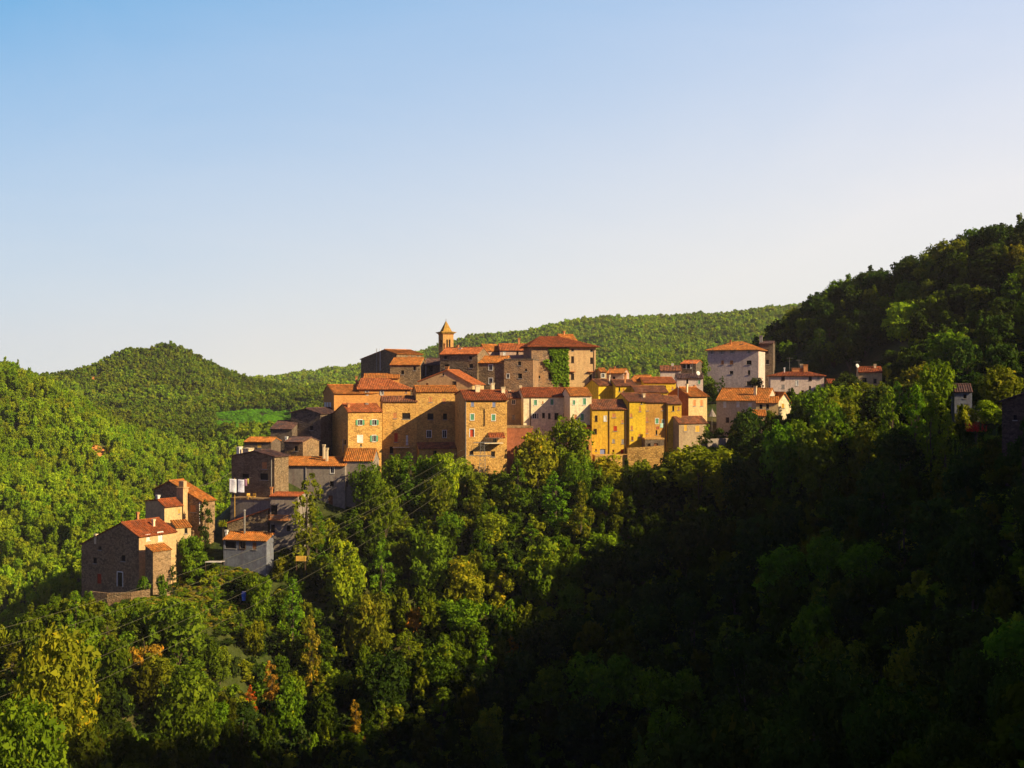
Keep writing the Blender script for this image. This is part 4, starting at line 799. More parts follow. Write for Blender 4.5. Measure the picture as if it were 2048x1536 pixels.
# trees one can point at: centre column, top row, bottom row, width (px), habit, tint, where
HERO = [
 (612, 925, 1130, 112, 'tall', TOL, 'rising before the long grey house with the orange roof'), (632, 1000, 1135, 60, 'tall', TG, 'pressed against the tall tree before the long grey house'),
 (690, 1072, 1245, 96, 'round', TY, 'on the slope under the power lines'), (762, 1062, 1225, 84, 'tall', TG, 'on the slope under the power lines'),
 (858, 1054, 1200, 100, 'round', TB, 'on the slope in the middle of the wood'), (928, 1113, 1232, 92, 'round', TY, 'on the slope in the middle of the wood'),
 (985, 1022, 1100, 84, 'round', TY, 'below the stone tower house'), (1002, 1128, 1214, 86, 'bush', TY, 'on the slope right of the middle of the wood'),
 (1092, 1078, 1222, 108, 'round', TG, 'at the shade edge of the ravine'), (585, 1140, 1300, 86, 'cone', TB, 'on the slope below the blue grey house'),
 (624, 1213, 1392, 62, 'tall', TO, 'hanging down the slope below the blue grey house'), (520, 1146, 1250, 64, 'round', TB, 'on the slope below the blue grey house'),
 (738, 1178, 1325, 100, 'round', TOL, 'half way down the wooded slope'), (828, 1178, 1275, 60, 'bush', TO, 'half way down the wooded slope'), (925, 1190, 1285, 104, 'spread', TG, 'half way down the wooded slope'),
 (1022, 1186, 1275, 70, 'bush', TO, 'near the shade edge of the ravine'), (1072, 1195, 1268, 60, 'bush', TOL, 'near the shade edge of the ravine'),
 (818, 1245, 1362, 70, 'tall', TOL, 'low on the wooded slope'), (880, 1278, 1385, 88, 'round', TG, 'low on the wooded slope'), (972, 1253, 1395, 66, 'tall', TB, 'low on the wooded slope'), (1024, 1262, 1342, 46, 'tall', TO, 'low on the wooded slope'),
 (672, 1338, 1402, 64, 'spread', TL, 'low in the dark gully'), (542, 1308, 1440, 60, 'round', TO, 'low in the dark gully'), (502, 1362, 1440, 36, 'bush', TR, 'low in the dark gully'), (580, 1352, 1490, 78, 'round', TG, 'low in the dark gully'),
 (712, 1388, 1490, 46, 'tall', TO, 'at the bottom of the wooded slope'), (765, 1392, 1500, 46, 'round', TOL, 'at the bottom of the wooded slope'), (842, 1400, 1515, 50, 'tall', TOL, 'at the bottom of the wooded slope'),
 (440, 1288, 1372, 56, 'round', TG, 'alone in the dark hollow'), (430, 1398, 1490, 74, 'round', TG, 'at the foot of the dark hollow'), (482, 1212, 1292, 56, 'tall', TOL, 'on the rim of the dark hollow'),
 (790, 906, 1000, 64, 'round', TG, 'at the foot of the ochre loggia house'), (850, 906, 1000, 60, 'round', TB, 'below the low lean-to'), (925, 912, 990, 52, 'lace', TY, 'at the left foot of the stone tower house'), (955, 940, 1010, 60, 'round', TG, 'below the stone tower house'), (1000, 938, 1010, 60, 'round', TG, 'below the stone tower house'), (748, 940, 1010, 60, 'round', TG, 'at the foot of the ochre loggia house'),
 (1930, 797, 870, 64, 'bush', TY, 'before the dark red cottage'), (1915, 880, 960, 60, 'round', TD, 'under the dark red cottage'), (1985, 870, 960, 70, 'round', TD, 'beside the dark barn'), (2030, 880, 980, 80, 'round', TD, 'before the dark barn'),
 (735, 925, 1020, 70, 'lace', TG, 'beside the grey annex'), (822, 892, 1015, 72, 'tall', TG, 'in front of the low lean-to'), (892, 900, 1010, 66, 'round', TY, 'in front of the low lean-to'), (770, 960, 1090, 70, 'lace', TG, 'hanging below the grey annex'), (870, 950, 1060, 76, 'lace', TOL, 'below the low lean-to'),
 (1075, 852, 1000, 104, 'round', TY, 'in front of the rust red wall'), (1140, 826, 960, 112, 'round', TB, 'hiding the foot of the white house'), (1112, 930, 1060, 90, 'tall', TB, 'under the white house'), (1035, 905, 1030, 60, 'round', TG, 'at the foot of the rust red wall'),
 (1162, 945, 1090, 62, 'tall', TOL, 'trailing down under the cream house'), (1215, 906, 985, 90, 'round', TY, 'under the terrace of the yellow row'), (1275, 908, 975, 84, 'bush', TOL, 'under the terrace of the yellow row'), (1205, 1045, 1105, 66, 'bush', TY, 'low under the yellow row'),
 (1395, 884, 1010, 160, 'spread', TY, 'at the right end of the yellow row'), (1412, 838, 945, 66, 'tall', TB, 'behind the big yellow-green crown at the right end of the yellow row'), (1335, 900, 1010, 66, 'round', TD, 'under the low beige house'), (1450, 940, 1030, 60, 'round', TOL, 'below the right end of the yellow row'),
 (1500, 812, 930, 92, 'round', TD, 'before the broad pale house'), (1478, 815, 880, 40, 'tall', TB, 'before the broad pale house'), (1640, 755, 900, 86, 'tall', TG, 'before the mauve farmhouse'), (1590, 835, 950, 84, 'round', TG, 'below the porch wing'), (1660, 804, 930, 66, 'lace', TB, 'before the mauve farmhouse'),
 (1800, 750, 880, 66, 'lace', TB, 'hiding the right side of the cream tower house'), (1838, 750, 900, 70, 'lace', TG, 'right of the cream tower house'), (1868, 718, 860, 92, 'lace', TB, 'towering left of the dark red cottage'), (1895, 800, 940, 56, 'tall', TY, 'falling like a curtain beside the dark red cottage'),
 (1555, 835, 1010, 100, 'round', TG, 'in the tall dark mass right of the village'), (1605, 822, 1000, 96, 'tall', TG, 'in the tall dark mass right of the village'), (1680, 836, 990, 92, 'round', TG, 'in the tall dark mass right of the village'),
 (1732, 842, 990, 88, 'round', TG, 'under the cream tower house'), (1785, 752, 980, 90, 'tall', TB, 'in the high part of the tree mass at right'), (1830, 742, 980, 100, 'round', TG, 'in the high part of the tree mass at right'), (1862, 760, 980, 84, 'tall', TB, 'in the high part of the tree mass at right'),
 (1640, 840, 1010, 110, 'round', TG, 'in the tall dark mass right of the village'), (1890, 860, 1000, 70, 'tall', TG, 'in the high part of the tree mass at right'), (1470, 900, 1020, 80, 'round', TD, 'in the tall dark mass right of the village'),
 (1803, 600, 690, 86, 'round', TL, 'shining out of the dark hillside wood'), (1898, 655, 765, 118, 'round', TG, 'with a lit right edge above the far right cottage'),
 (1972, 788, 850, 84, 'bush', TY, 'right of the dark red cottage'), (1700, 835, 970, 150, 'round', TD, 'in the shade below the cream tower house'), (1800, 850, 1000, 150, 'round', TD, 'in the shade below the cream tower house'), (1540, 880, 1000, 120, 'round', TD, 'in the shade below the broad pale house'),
 (150, 1165, 1290, 52, 'tall', TB, 'at the left of the farmhouse terrace'), (182, 1170, 1260, 36, 'tall', TB, 'at the left of the farmhouse terrace'), (430, 1140, 1225, 40, 'tall', TB, 'at the right end of the grassy mound'), (385, 1068, 1160, 68, 'round', TG, 'right of the lower left farmhouse'),
 (288, 1142, 1190, 30, 'bush', TB, 'at the corner of the lower left farmhouse'), (235, 1195, 1270, 44, 'bush', TB, 'under the farmhouse terrace'), (270, 1210, 1280, 40, 'bush', TG, 'under the farmhouse terrace'), (330, 1205, 1262, 70, 'bush', TY, 'on the grassy mound'),
 (290, 1255, 1345, 84, 'bush', TO, 'on the bank above the dark hollow'), (222, 1262, 1325, 50, 'bush', TO, 'on the bank above the dark hollow'), (370, 1240, 1290, 80, 'bush', TOL, 'on the bank above the dark hollow'), (20, 1238, 1310, 60, 'bush', TO, 'at the left edge of the picture'),
 (25, 1340, 1450, 70, 'bush', TG, 'at the left edge of the picture'), (1525, 985, 1050, 44, 'bush', TOL, 'alone in the shaded ravine'),
 (410, 985, 1080, 50, 'round', TD, 'in the gap between hamlet and laundry house'),
]
for (px, p0, p1, wp, key, tint, where) in HERO:
    h = hit(px, p1)
    if h is None: continue
    x, y, z = h; hh = (HZ-p0)*y/F-z; ww = wp*y/F*1.12
    for _ in range(12):
        if not inside(x, y, ww*.28): break
        y -= 1.2; x = (px-CX)/F*y; z = H(x, y)[0]; hh = (HZ-p0)*y/F-z; ww = wp*y/F*1.12
    hh = max(hh, (p1-p0)*y/F*.9); z = (HZ-p0)*y/F-hh
    cat = 'shrub' if key == 'bush' and ww < 7.5 else 'tree'
    tree(x, y, z, hh, ww, key, tint, f"{COLW[tint]} {SHW[key]} {cat} {where}", cat)
# the big near tree at lower left and the leafy tops at the very front right
def rooted(px, p0, Y, wp, key, tint, base, cat='tree'):
    x = (px-CX)/F*Y; z = H(x, Y)[0]; hh = (HZ-p0)*Y/F-z
    return tree(x, Y, z, hh, max(wp*Y/F*1.1, hh*.66), key, tint, base, cat)
rooted(115, 1245, 112, 165, 'near', (.26, .31, .016), 'large yellow-green tree with big leaves in the lower left foreground')
rooted(45, 1385, 100, 120, 'near', TG, 'green leafy tree cut by the left edge in the foreground')
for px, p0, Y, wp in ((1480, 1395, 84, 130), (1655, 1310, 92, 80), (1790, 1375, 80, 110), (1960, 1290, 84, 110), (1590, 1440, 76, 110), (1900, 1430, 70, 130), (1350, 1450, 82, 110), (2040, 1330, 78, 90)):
    rooted(px, p0, Y, wp, 'near', TD, 'dim green leafy tree rising from the shaded lower right foreground')  # darkest tint used here as painted shade over the foreground leaves
for px, p0, Y, wp, key, tint, base in ((1406, 704, 294, 60, 'tall', TG, 'green tall tree climbing the left side of the pink palazzo'), (1444, 746, 294, 30, 'tall', TD, 'slim dark tree before the middle of the pink palazzo'), (1424, 762, 291, 44, 'round', TD, 'dark round tree before the lower left of the pink palazzo'),
        (1390, 748, 292, 56, 'round', TD, 'dark round tree between the pinkish grey house and the pink palazzo'), (1514, 752, 295, 34, 'round', TD, 'dark round tree under the narrow grey tower house'), (1465, 770, 290, 34, 'bush', TG, 'green bush hiding the foot of the pink palazzo'),
        (322, 1138, 184, 34, 'bush', TG, 'green bush at the foot of the round fronted shed'), (345, 1120, 190, 40, 'round', TD, 'dark round shrub right of the round fronted shed'),
        (1978, 716, 232, 84, 'round', TD, 'dark round tree behind the dark red cottage'), (2036, 700, 236, 96, 'round', TD, 'dark round tree high above the dark barn'), (2010, 752, 218, 70, 'round', TG, 'green round tree just behind the dark barn'), (1945, 742, 224, 60, 'spread', TD, 'dark spreading tree over the roof of the dark red cottage'),
        (2046, 812, 140, 60, 'round', TD, 'dark round tree in front of the dark barn')):
    x = (px-CX)/F*Y; z = H(x, Y)[0]; hh = (HZ-p0)*Y/F-z; tree(x, Y, z, hh, wp*Y/F*1.1, key, tint, base, 'tree')
NH = len(TREES)
# wood on the near slopes: individual trees, spaced out by size
PTS = [(r[0].location.x, r[0].location.y, r[0].scale[0]) for r in TREES]
def free(x, y, r): return all((x-a)**2+(y-b_)**2 > (r+c)**2*.42 for a, b_, c in PTS)
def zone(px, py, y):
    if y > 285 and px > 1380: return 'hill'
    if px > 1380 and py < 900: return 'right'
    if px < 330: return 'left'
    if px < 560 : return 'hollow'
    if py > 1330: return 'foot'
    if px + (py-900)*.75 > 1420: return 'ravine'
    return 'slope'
ZT = {'slope': [TG, TB, TY, TOL, TB, TG, TG], 'ravine': [TD, TD, TG, TD, TD], 'foot': [TD, TG, TD, TOL], 'hollow': [TD, TG, TB], 'left': [TG, TB, TOL], 'right': [TD, TG], 'hill': [TD, TG, TD, TD, TOL]}  # dark tints in the ravine and foot put the shade into the leaves
ZW = {'slope': 'in the sunny wood below the village', 'ravine': 'in the dark ravine at lower right', 'foot': 'at the shaded foot of the slope', 'hollow': 'around the dark hollow at lower left', 'left': 'on the bank at lower left', 'right': 'among the houses on the right', 'hill': 'on the shady hill at upper right', 'crest': 'along the crest of the right hill', 'mid': 'half way up the right hill', 'low': 'near the foot of the right hill'}
cnt = 0
for k in range(30000):
    if len(TREES) >= 198: break
    px = random.uniform(-60, 2110); py = random.uniform(880, 1560)
    if px < 540 and py < 1240: continue
    h = hit(px, py)
    if h is None or h[1] > 262 or h[1] < 66: continue
    x, y, z = h; zn = zone(px, py, y)
    wd = random.uniform(5.5, 9.5)*(.8 if zn in ('slope', 'left') else 1.1); hh = wd*random.uniform(.85, 1.35)
    top = HZ-F*(z+hh)/y; lim = topline(px)+random.uniform(6, 30)
    if top < lim: hh = (HZ-lim)*y/F-z; wd = min(wd, hh*1.3)
    if hh < 2.6 or not free(x, y, wd/2) or inside(x, y, wd*.4): continue
    PTS.append((x, y, wd/2)); key = random.choice(['round', 'round', 'tall', 'spread', 'cone' if zn == 'slope' else 'round', 'lace'])
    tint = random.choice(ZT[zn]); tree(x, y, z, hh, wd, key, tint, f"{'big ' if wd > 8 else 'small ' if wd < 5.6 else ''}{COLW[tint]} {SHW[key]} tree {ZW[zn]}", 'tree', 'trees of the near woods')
for k in range(60000):
    if len(TREES) >= 296: break
    x = random.uniform(58, 175); y = random.uniform(205, 400); px, _ = proj(x, y, 0)
    if px > 2100 or px < 1490: continue
    z = H(x, y)[0]; wd = random.uniform(7.5, 11.5); hh = wd*random.uniform(.8, 1.15)
    if px < 1600 and y < 330: continue
    if px < 2000:
        pt = HZ-F*(z+hh)/y
        if y < 292 and pt < np.interp(px, [1490, 1790, 1850, 1960, 2010, 2048], [735, 735, 640, 650, 600, 560]): continue
    sk_ = np.interp(px, [1500, 1545, 1600, 1650, 1720, 1800, 1850, 1900, 1950, 2048, 2110], [668, 640, 612, 570, 545, 525, 492, 470, 450, 436, 425])
    if HZ-F*(z+hh)/y < sk_-6: hh = (HZ-sk_)*y/F-z
    if hh < 4.5: continue
    if not free(x, y, wd/2*.92) or inside(x, y, wd*.5): continue
    PTS.append((x, y, wd/2)); tint = random.choice(ZT['hill']); key = random.choice(['round', 'round', 'spread', 'round', 'cone' if random.random() < .3 else 'round'])
    tree(x, y, z, hh, wd, key, tint, f"{'big ' if wd > 9.8 else 'small ' if wd < 8.6 else ''}{COLW[tint]} {SHW[key]} tree {ZW['crest' if HZ-F*(z+hh)/y < np.interp(px, [1500, 1600, 1850, 2050], [690, 650, 540, 480]) else 'mid' if HZ-F*(z+hh)/y < np.interp(px, [1500, 1600, 1850, 2050], [730, 690, 610, 570]) else 'low']}", 'tree', 'trees of the right hill')
# every label singles out one tree: where a description is shared, count them from the left
ORD = ['leftmost', 'second', 'third', 'fourth', 'fifth', 'sixth', 'seventh', 'eighth', 'ninth', 'tenth', 'eleventh', 'twelfth', 'thirteenth', 'fourteenth', 'fifteenth', 'sixteenth', 'seventeenth', 'eighteenth', 'nineteenth', 'twentieth']
grp = {}
for T in TREES: grp.setdefault(T[1], []).append(T)
for b_, L in grp.items():
    L.sort(key=lambda T: T[2])
    for i, T in enumerate(L):
        if len(L) == 1: lb = b_
        elif i == 0: lb = b_+', leftmost of its kind'
        elif i == len(L)-1: lb = b_+', rightmost of its kind'
        else: lb = b_+', '+(ORD[i] if i < 20 else 'number %d' % (i+1))+' from left'
        w_ = lb.split()
        tag(T[0], ' '.join(w_[:16]), T[4], T[5] or ('single trees and shrubs' if len(L) > 1 else None))
# ---------------------------------------------------------------- woods and thickets nobody could count (instanced stuff)
def lib(name, protos):
    c = bpy.data.collections.new(name)
    for i, (me, _) in enumerate(protos):
        o = bpy.data.objects.new(f'{name}_{i:02d}', me); c.objects.link(o)
    return c
def far_protos(key, specs):
    for a in specs: proto(key, *a, mat=LEAFI, trunk=False)
far_protos('far_a', [(100+s, 20, 70, .095, 'round') for s in range(4)]+[(110, 22, 70, .095, 'cone')])
far_protos('far_b', [(120+s, 10, 34, .17, 'round') for s in range(4)])
far_protos('thicket', [(130+s, 12, 70, .12, 'bush') for s in range(4)])
def scatter(name, pts, scl, tint, coll, npro, label=None):
    me = bpy.data.meshes.new(name); n = len(pts); me.vertices.add(n); me.vertices.foreach_set('co', np.asarray(pts, np.float32).ravel())
    def at(nm, ty, data, fld='vector'):
        a = me.attributes.new(nm, ty, 'POINT'); a.data.foreach_set(fld, np.asarray(data).ravel())
    rot = np.zeros((n, 3), np.float32); rot[:, 2] = rng.uniform(0, 6.28, n); rot[:, 0] = rng.normal(0, .06, n)
    at('rot', 'FLOAT_VECTOR', rot); at('scl', 'FLOAT_VECTOR', np.asarray(scl, np.float32)); at('idx', 'INT', rng.integers(0, npro, n).astype(np.int32), 'value')
    at('tint', 'FLOAT_COLOR', np.concatenate([np.asarray(tint, np.float32), np.ones((n, 1), np.float32)], 1), 'color')
    o = bpy.data.objects.new(name, me); COL.objects.link(o); tag(o, kind='stuff')
    if label: o['label'] = label
    g = bpy.data.node_groups.new(name, 'GeometryNodeTree')
    g.interface.new_socket('Geometry', in_out='INPUT', socket_type='NodeSocketGeometry'); g.interface.new_socket('Geometry', in_out='OUTPUT', socket_type='NodeSocketGeometry')
    gi = g.nodes.new('NodeGroupInput'); go = g.nodes.new('NodeGroupOutput'); ip = g.nodes.new('GeometryNodeInstanceOnPoints'); ci = g.nodes.new('GeometryNodeCollectionInfo')
    ci.inputs['Collection'].default_value = coll; ci.inputs['Separate Children'].default_value = True; ci.inputs['Reset Children'].default_value = True
    ip.inputs['Pick Instance'].default_value = True
    def na(nm, ty):
        a = g.nodes.new('GeometryNodeInputNamedAttribute'); a.data_type = ty; a.inputs['Name'].default_value = nm; return a.outputs['Attribute']
    g.links.new(gi.outputs[0], ip.inputs['Points']); g.links.new(ci.outputs[0], ip.inputs['Instance']); g.links.new(na('idx', 'INT'), ip.inputs['Instance Index'])
    g.links.new(na('rot', 'FLOAT_VECTOR'), ip.inputs['Rotation']); g.links.new(na('scl', 'FLOAT_VECTOR'), ip.inputs['Scale']); g.links.new(ip.outputs[0], go.inputs[0])
    md = o.modifiers.new('scatter', 'NODES'); md.node_group = g
    return o
def field(x0, x1, y0, y1, sp, keep, seed):
    g = np.random.default_rng(seed); xs = np.arange(x0, x1, sp); ys = np.arange(y0, y1, sp*.87); X, Y = np.meshgrid(xs, ys); X[::2] += sp/2
    X = X.ravel()+g.normal(0, sp*.23, X.size); Y = Y.ravel()+g.normal(0, sp*.23, Y.size); k = keep(X, Y); X, Y = X[k], Y[k]
    return X, Y, H(X, Y)
def lump(X, Y, s): return .5+.5*np.sin(X/s+2*np.sin(Y/s*.7))*np.cos(Y/s*.9+1.5*np.sin(X/s*.6))
def tints(X, Y, pal, g):
    base = np.array(pal)[g.integers(0, len(pal), len(X))]; return base*(.72+.5*lump(X, Y, 23))[:, None]*g.uniform(.82, 1.18, (len(X), 1))*g.uniform(.93, 1.07, (len(X), 3))
CA = lib('wood_a', PROTO['far_a']); CB = lib('wood_b', PROTO['far_b']); CT = lib('thicket', PROTO['thicket'])
g1 = np.random.default_rng(5)
# left spur
PXf = lambda X, Y: CX+F*X/Y
X, Y, Z = field(-420, 0, 262, 560, 3.1, lambda X, Y: (PXf(X, Y) > -260) & (PXf(X, Y) < 640) & ((Y > 285) | (X < -75)) & ((X < -60) | (Y > 400)), 1)
PYs = HZ-F*Z/Y
clr = (np.hypot(PXf(X, Y)-205, (PYs-918)*1.6) < 15) | (np.hypot(PXf(X, Y)-185, (PYs-905)*1.2) < 12)     # the bare orange cut in the wood
X, Y, Z = X[~clr], Y[~clr], Z[~clr]
n = len(X); sz = g1.uniform(1.6, 3.0, n)*(.8+.4*lump(X, Y, 17)); hh = sz*g1.uniform(1.7, 2.7, n)
scatter('left_hill_wood', np.stack([X, Y, Z-.8], 1), np.stack([sz, sz, hh/1.9], 1), tints(X, Y, HP, g1)*.98, CA, 5)
n_left = n
# middle hill
X, Y, Z = field(-520, 40, 500, 1010, 4.3, lambda X, Y: (PXf(X, Y) > -120) & (PXf(X, Y) < 900), 2)
pxs, pys = PXf(X, Y), HZ-F*Z/Y
vine = (Y < 760) & (pxs > 430) & (pxs < 590) & (pys > 820) & (pys < 868)
V3 = (X[vine], Y[vine], Z[vine]); cut = np.hypot((pxs-192), (pys-762)*2.2) < 16
k = ~vine & ~cut; X, Y, Z = X[k], Y[k], Z[k]; n = len(X); sz = g1.uniform(2.1, 3.8, n)*(.9+.2*lump(X, Y, 40)); hh = sz*g1.uniform(1.7, 2.2, n)
scatter('middle_hill_wood', np.stack([X, Y, Z-1], 1), np.stack([sz, sz, hh/1.9], 1), tints(X, Y, HP, g1)*np.where((Y < 690) & (PXf(X, Y) < 470), .55, np.where(lump(X, Y, 60) > .55, .62, .82))[:, None], CB, 4)  # valley shade painted into the leaf tint, with weaker darkening across the hill
g2 = np.random.default_rng(9); x_, y_, z_ = V3; q = 5
x_ = np.repeat(x_, q)+g2.normal(0, 3.5, len(x_)*q); y_ = np.repeat(y_, q)+g2.normal(0, 3.5, len(y_)*q); z_ = H(x_, y_); n = len(x_)
scatter('orchard_grass', np.stack([x_, y_, z_-.3], 1), np.stack([np.full(n, 2.0), np.full(n, 2.0), g2.uniform(.6, 1.1, n)], 1), np.tile([.17, .42, .02], (n, 1))*g2.uniform(.8, 1.2, (n, 1)), CT, 4)
# far ridge
X, Y, Z = field(-480, 760, 640, 1640, 6.2, lambda X, Y: (PXf(X, Y) > 430) & (PXf(X, Y) < 1980) & ((Y > 1010) | (X > 20)), 3)
n = len(X); sz = g1.uniform(2.8, 4.8, n)*(.8+.4*lump(X, Y, 60)); hh = sz*g1.uniform(1.6, 2.5, n)
scatter('far_ridge_wood', np.stack([X, Y, Z-1], 1), np.stack([sz, sz, hh/1.9], 1), tints(X, Y, HP, g1), CB, 4)
# back of the village, saddle and the rest of the right hill
def kp(X, Y):
    P = PXf(X, Y); m = (P > 560) & (P < 2400)
    near_tree = np.zeros(len(X), bool)
    for a, b_, c in PTS: near_tree |= (X-a)**2+(Y-b_)**2 < (c*.8)**2
    return m & ~near_tree & ((Y > 318) | (X > 95)) & ((X < 40) | (Y > 330) | (P > 1660)) & ~((P > 1640) & (P < 1800) & (Y < 300)) & (X*0+Y < 640)
X, Y, Z = field(-60, 330, 250, 640, 6.4, kp, 4)
pt = HZ-F*(Z+8)/Y; P = PXf(X, Y)
lim = np.interp(P, [560, 1380, 1500, 1545, 1600, 1650, 1720, 1800, 1850, 1900, 1950, 2048], [820, 800, 668, 640, 612, 570, 545, 525, 492, 470, 450, 436])
k = (pt > lim-2) & ~((P < 2060) & (Y < 285) & (pt < 700)); X, Y, Z = X[k], Y[k], Z[k]
k = np.array([not inside(a, b_, 3.5) for a, b_ in zip(X, Y)], bool); X, Y, Z = X[k], Y[k], Z[k]; n = len(X); sz = g1.uniform(3.2, 5.2, n); hh = sz*g1.uniform(1.4, 1.9, n)
scatter('saddle_wood', np.stack([X, Y, Z-.8], 1), np.stack([sz, sz, hh/1.9], 1), tints(X, Y, [TD, TD, TG, TOL], g1), CA, 5)
# thickets covering the near ground
def kt(X, Y):
    P = PXf(X, Y); return (P > -120) & (P < 2250) & (Y > 30)
X, Y, Z = field(-110, 160, 34, 290, 2.0, kt, 6); P = PXf(X, Y); n = len(X)
hh = g1.uniform(1.5, 4.2, n)*(.75+.5*lump(X, Y, 9)); top = HZ-F*(Z+hh)/Y; k = (top > topline(P)+4) | (Y > 250)
mound = (P > 270) & (P < 470) & (Y > 176) & (Y < 196); hh = np.where(mound, hh*.45, hh)
k &= np.array([not inside(a, b_, 1.7) for a, b_ in zip(X, Y)], bool) & ~((Y > 228) & (P > 560) & (P < 1430)) & ~((P > 250) & (P < 420) & (Y > 178) & (Y < 196)) & ~((Y > 262) & (P < 1640))
X, Y, Z, hh, P = X[k], Y[k], Z[k], hh[k], P[k]; n = len(X); sz = g1.uniform(1.2, 2.3, n)
scatter('undergrowth', np.stack([X, Y, Z-.3], 1), np.stack([sz, sz, hh/1.9], 1), tints(X, Y, [TG, TD, TD, TG, TY, TD], g1), CT, 4)
# the smaller trees between the single ones
def ks(X, Y):
    P = PXf(X, Y); near_tree = np.zeros(len(X), bool)
    for a, b_, c in PTS: near_tree |= (X-a)**2+(Y-b_)**2 < (c*.75)**2
    return (P > -60) & (P < 2250) & ~near_tree & ~((P > 250) & (P < 480) & (Y > 174) & (Y < 200))
X, Y, Z = field(-100, 150, 60, 262, 4.9, ks, 16); P = PXf(X, Y); n = len(X); hh = g1.uniform(4.0, 7.5, n); lim = topline(P)+10
hh = np.where(Y < 262, np.minimum(hh, (HZ-lim)*Y/F-Z), hh); k = (hh > 3) & np.array([not inside(a, b_, 2.2) for a, b_ in zip(X, Y)], bool)
X, Y, Z, hh = X[k], Y[k], Z[k], hh[k]; n = len(X); sz = np.minimum(g1.uniform(2.0, 3.4, n), hh*.6)
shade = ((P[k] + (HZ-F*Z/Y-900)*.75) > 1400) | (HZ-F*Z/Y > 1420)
scatter('slope_wood', np.stack([X, Y, Z-.4], 1), np.stack([sz, sz, hh/1.9], 1), tints(X, Y, [TG, TB, TG, TOL, TY], g1)*np.where(shade, .35, .62)[:, None], CA, 5)  # shade put into leaf tint: gaps between crowns, deepest in the shadowed zone
# grass on the mound beside the lower left farmhouse and on the rims of the terraces
def kg(X, Y):
    P = PXf(X, Y); return (P > 230) & (P < 520) & (Y > 165) & (Y < 200)
X, Y, Z = field(-70, -10, 148, 206, .85, kg, 8); k = np.array([not inside(a, b_, .3) for a, b_ in zip(X, Y)], bool) & (lump(X, Y, 6) > .22); X, Y, Z = X[k], Y[k], Z[k]; n = len(X)
scatter('grass', np.stack([X, Y, Z-.05], 1), np.stack([g1.uniform(.5, .9, n)]*2+[g1.uniform(.18, .42, n)], 1), np.array([TY, TB, (.40, .33, .05)])[g1.integers(0, 3, n)]*g1.uniform(.8, 1.15, (n, 1)), CT, 4)
# wood on the mountain flank beyond the right edge of the picture
X, Y, Z = field(20, 300, 12, 335, 5.2, lambda X, Y: (PXf(X, Y) > 2095), 21); n = len(X); sz = g1.uniform(2.6, 4.2, n); hh = g1.uniform(3.5, 6.0, n)
scatter('right_flank_wood', np.stack([X, Y, Z-.6], 1), np.stack([sz, sz, hh/1.9], 1), tints(X, Y, [TD, TG], g1), CA, 5)
# crest of the mountain flank to the right, out of the picture, whose trees shape the edge of the shade
cx_, cy_, cz_ = [], [], []
for a, b_ in zip(CREST, CREST[1:]):
    L = math.dist(a[:2], b_[:2]); m_ = max(2, int(L/2.6))
    for k in range(m_):
        for r_ in range(3):
            t_ = (k+random.random())/m_; ox, oy = random.uniform(-4, 12), random.uniform(-3, 3)
            cx_.append(a[0]+(b_[0]-a[0])*t_+ox); cy_.append(a[1]+(b_[1]-a[1])*t_+oy)
cx_, cy_ = np.array(cx_), np.array(cy_); k = ~((cy_ > 5) & (np.abs(PXf(cx_, np.maximum(cy_, 1))-CX) < 1180)); cx_, cy_ = cx_[k], cy_[k]; n = len(cx_)
sz = g1.uniform(2.2, 4.0, n)
scatter('mountain_flank_wood', np.stack([cx_, cy_, H(cx_, cy_)-1], 1), np.stack([sz, sz, sz*g1.uniform(.8, 1.1, n)], 1), tints(cx_, cy_, [TG, TD], g1), CA, 5)
# ---------------------------------------------------------------- small things
IVY = leaf_mat('ivy_leaves', 'obj')
# ivy on the castle wall
I = castle; g = np.random.default_rng(3); O, D, nn, wd, _ = I['faces']['f']
n = 4200; px = g.uniform(1086, 1138, n); py = g.uniform(696, 783, n)
def ivy_ok(x, y):
    left = np.interp(y, [694, 705, 716, 722, 732, 745, 760, 783], [1098, 1099, 1102, 1086, 1092, 1102, 1106, 1107]); right = np.interp(y, [694, 720, 783], [1137, 1136, 1138])
    hole = ((np.abs(x-1120) < 4) & (y > 765)) | ((np.abs(x-1101) < 3.5) & (np.abs(y-718) < 7)) | (np.sin(x*.5)*np.cos(y*.33) > .93)
    return (x > left+g.normal(0, 1.4, len(x))) & (x < right+g.normal(0, 1, len(x))) & ~hole
k = ivy_ok(px, py); px, py = px[k], py[k]; P = []
for a, b_ in zip(px, py):
    s, z, _ = I['to_face']('f', a, b_); P.append((s, -.10-abs(random.gauss(0, .22))*(1.2 if b_ > 712 else .6), z))
P = np.array(P); nr = np.tile([0, -1, .35], (len(P), 1))+g.normal(0, .5, (len(P), 3))
v, f = quads(P, nr, g.uniform(.14, .34, len(P)), .8, g)
me = np_mesh('ivy', v, f, np.clip(g.normal(.45, .2, len(P)), 0, 1)); me.materials.append(IVY)
iv = bpy.data.objects.new('ivy', me); COL.objects.link(iv); iv.matrix_world = Matrix.LocRotScale(I['root'].location, I['root'].rotation_euler.to_quaternion(), None); iv.color = (.16, .27, .02, 1)
tag(iv, 'yellow-green ivy climbing the stone wall in the middle of the castle front', 'ivy')
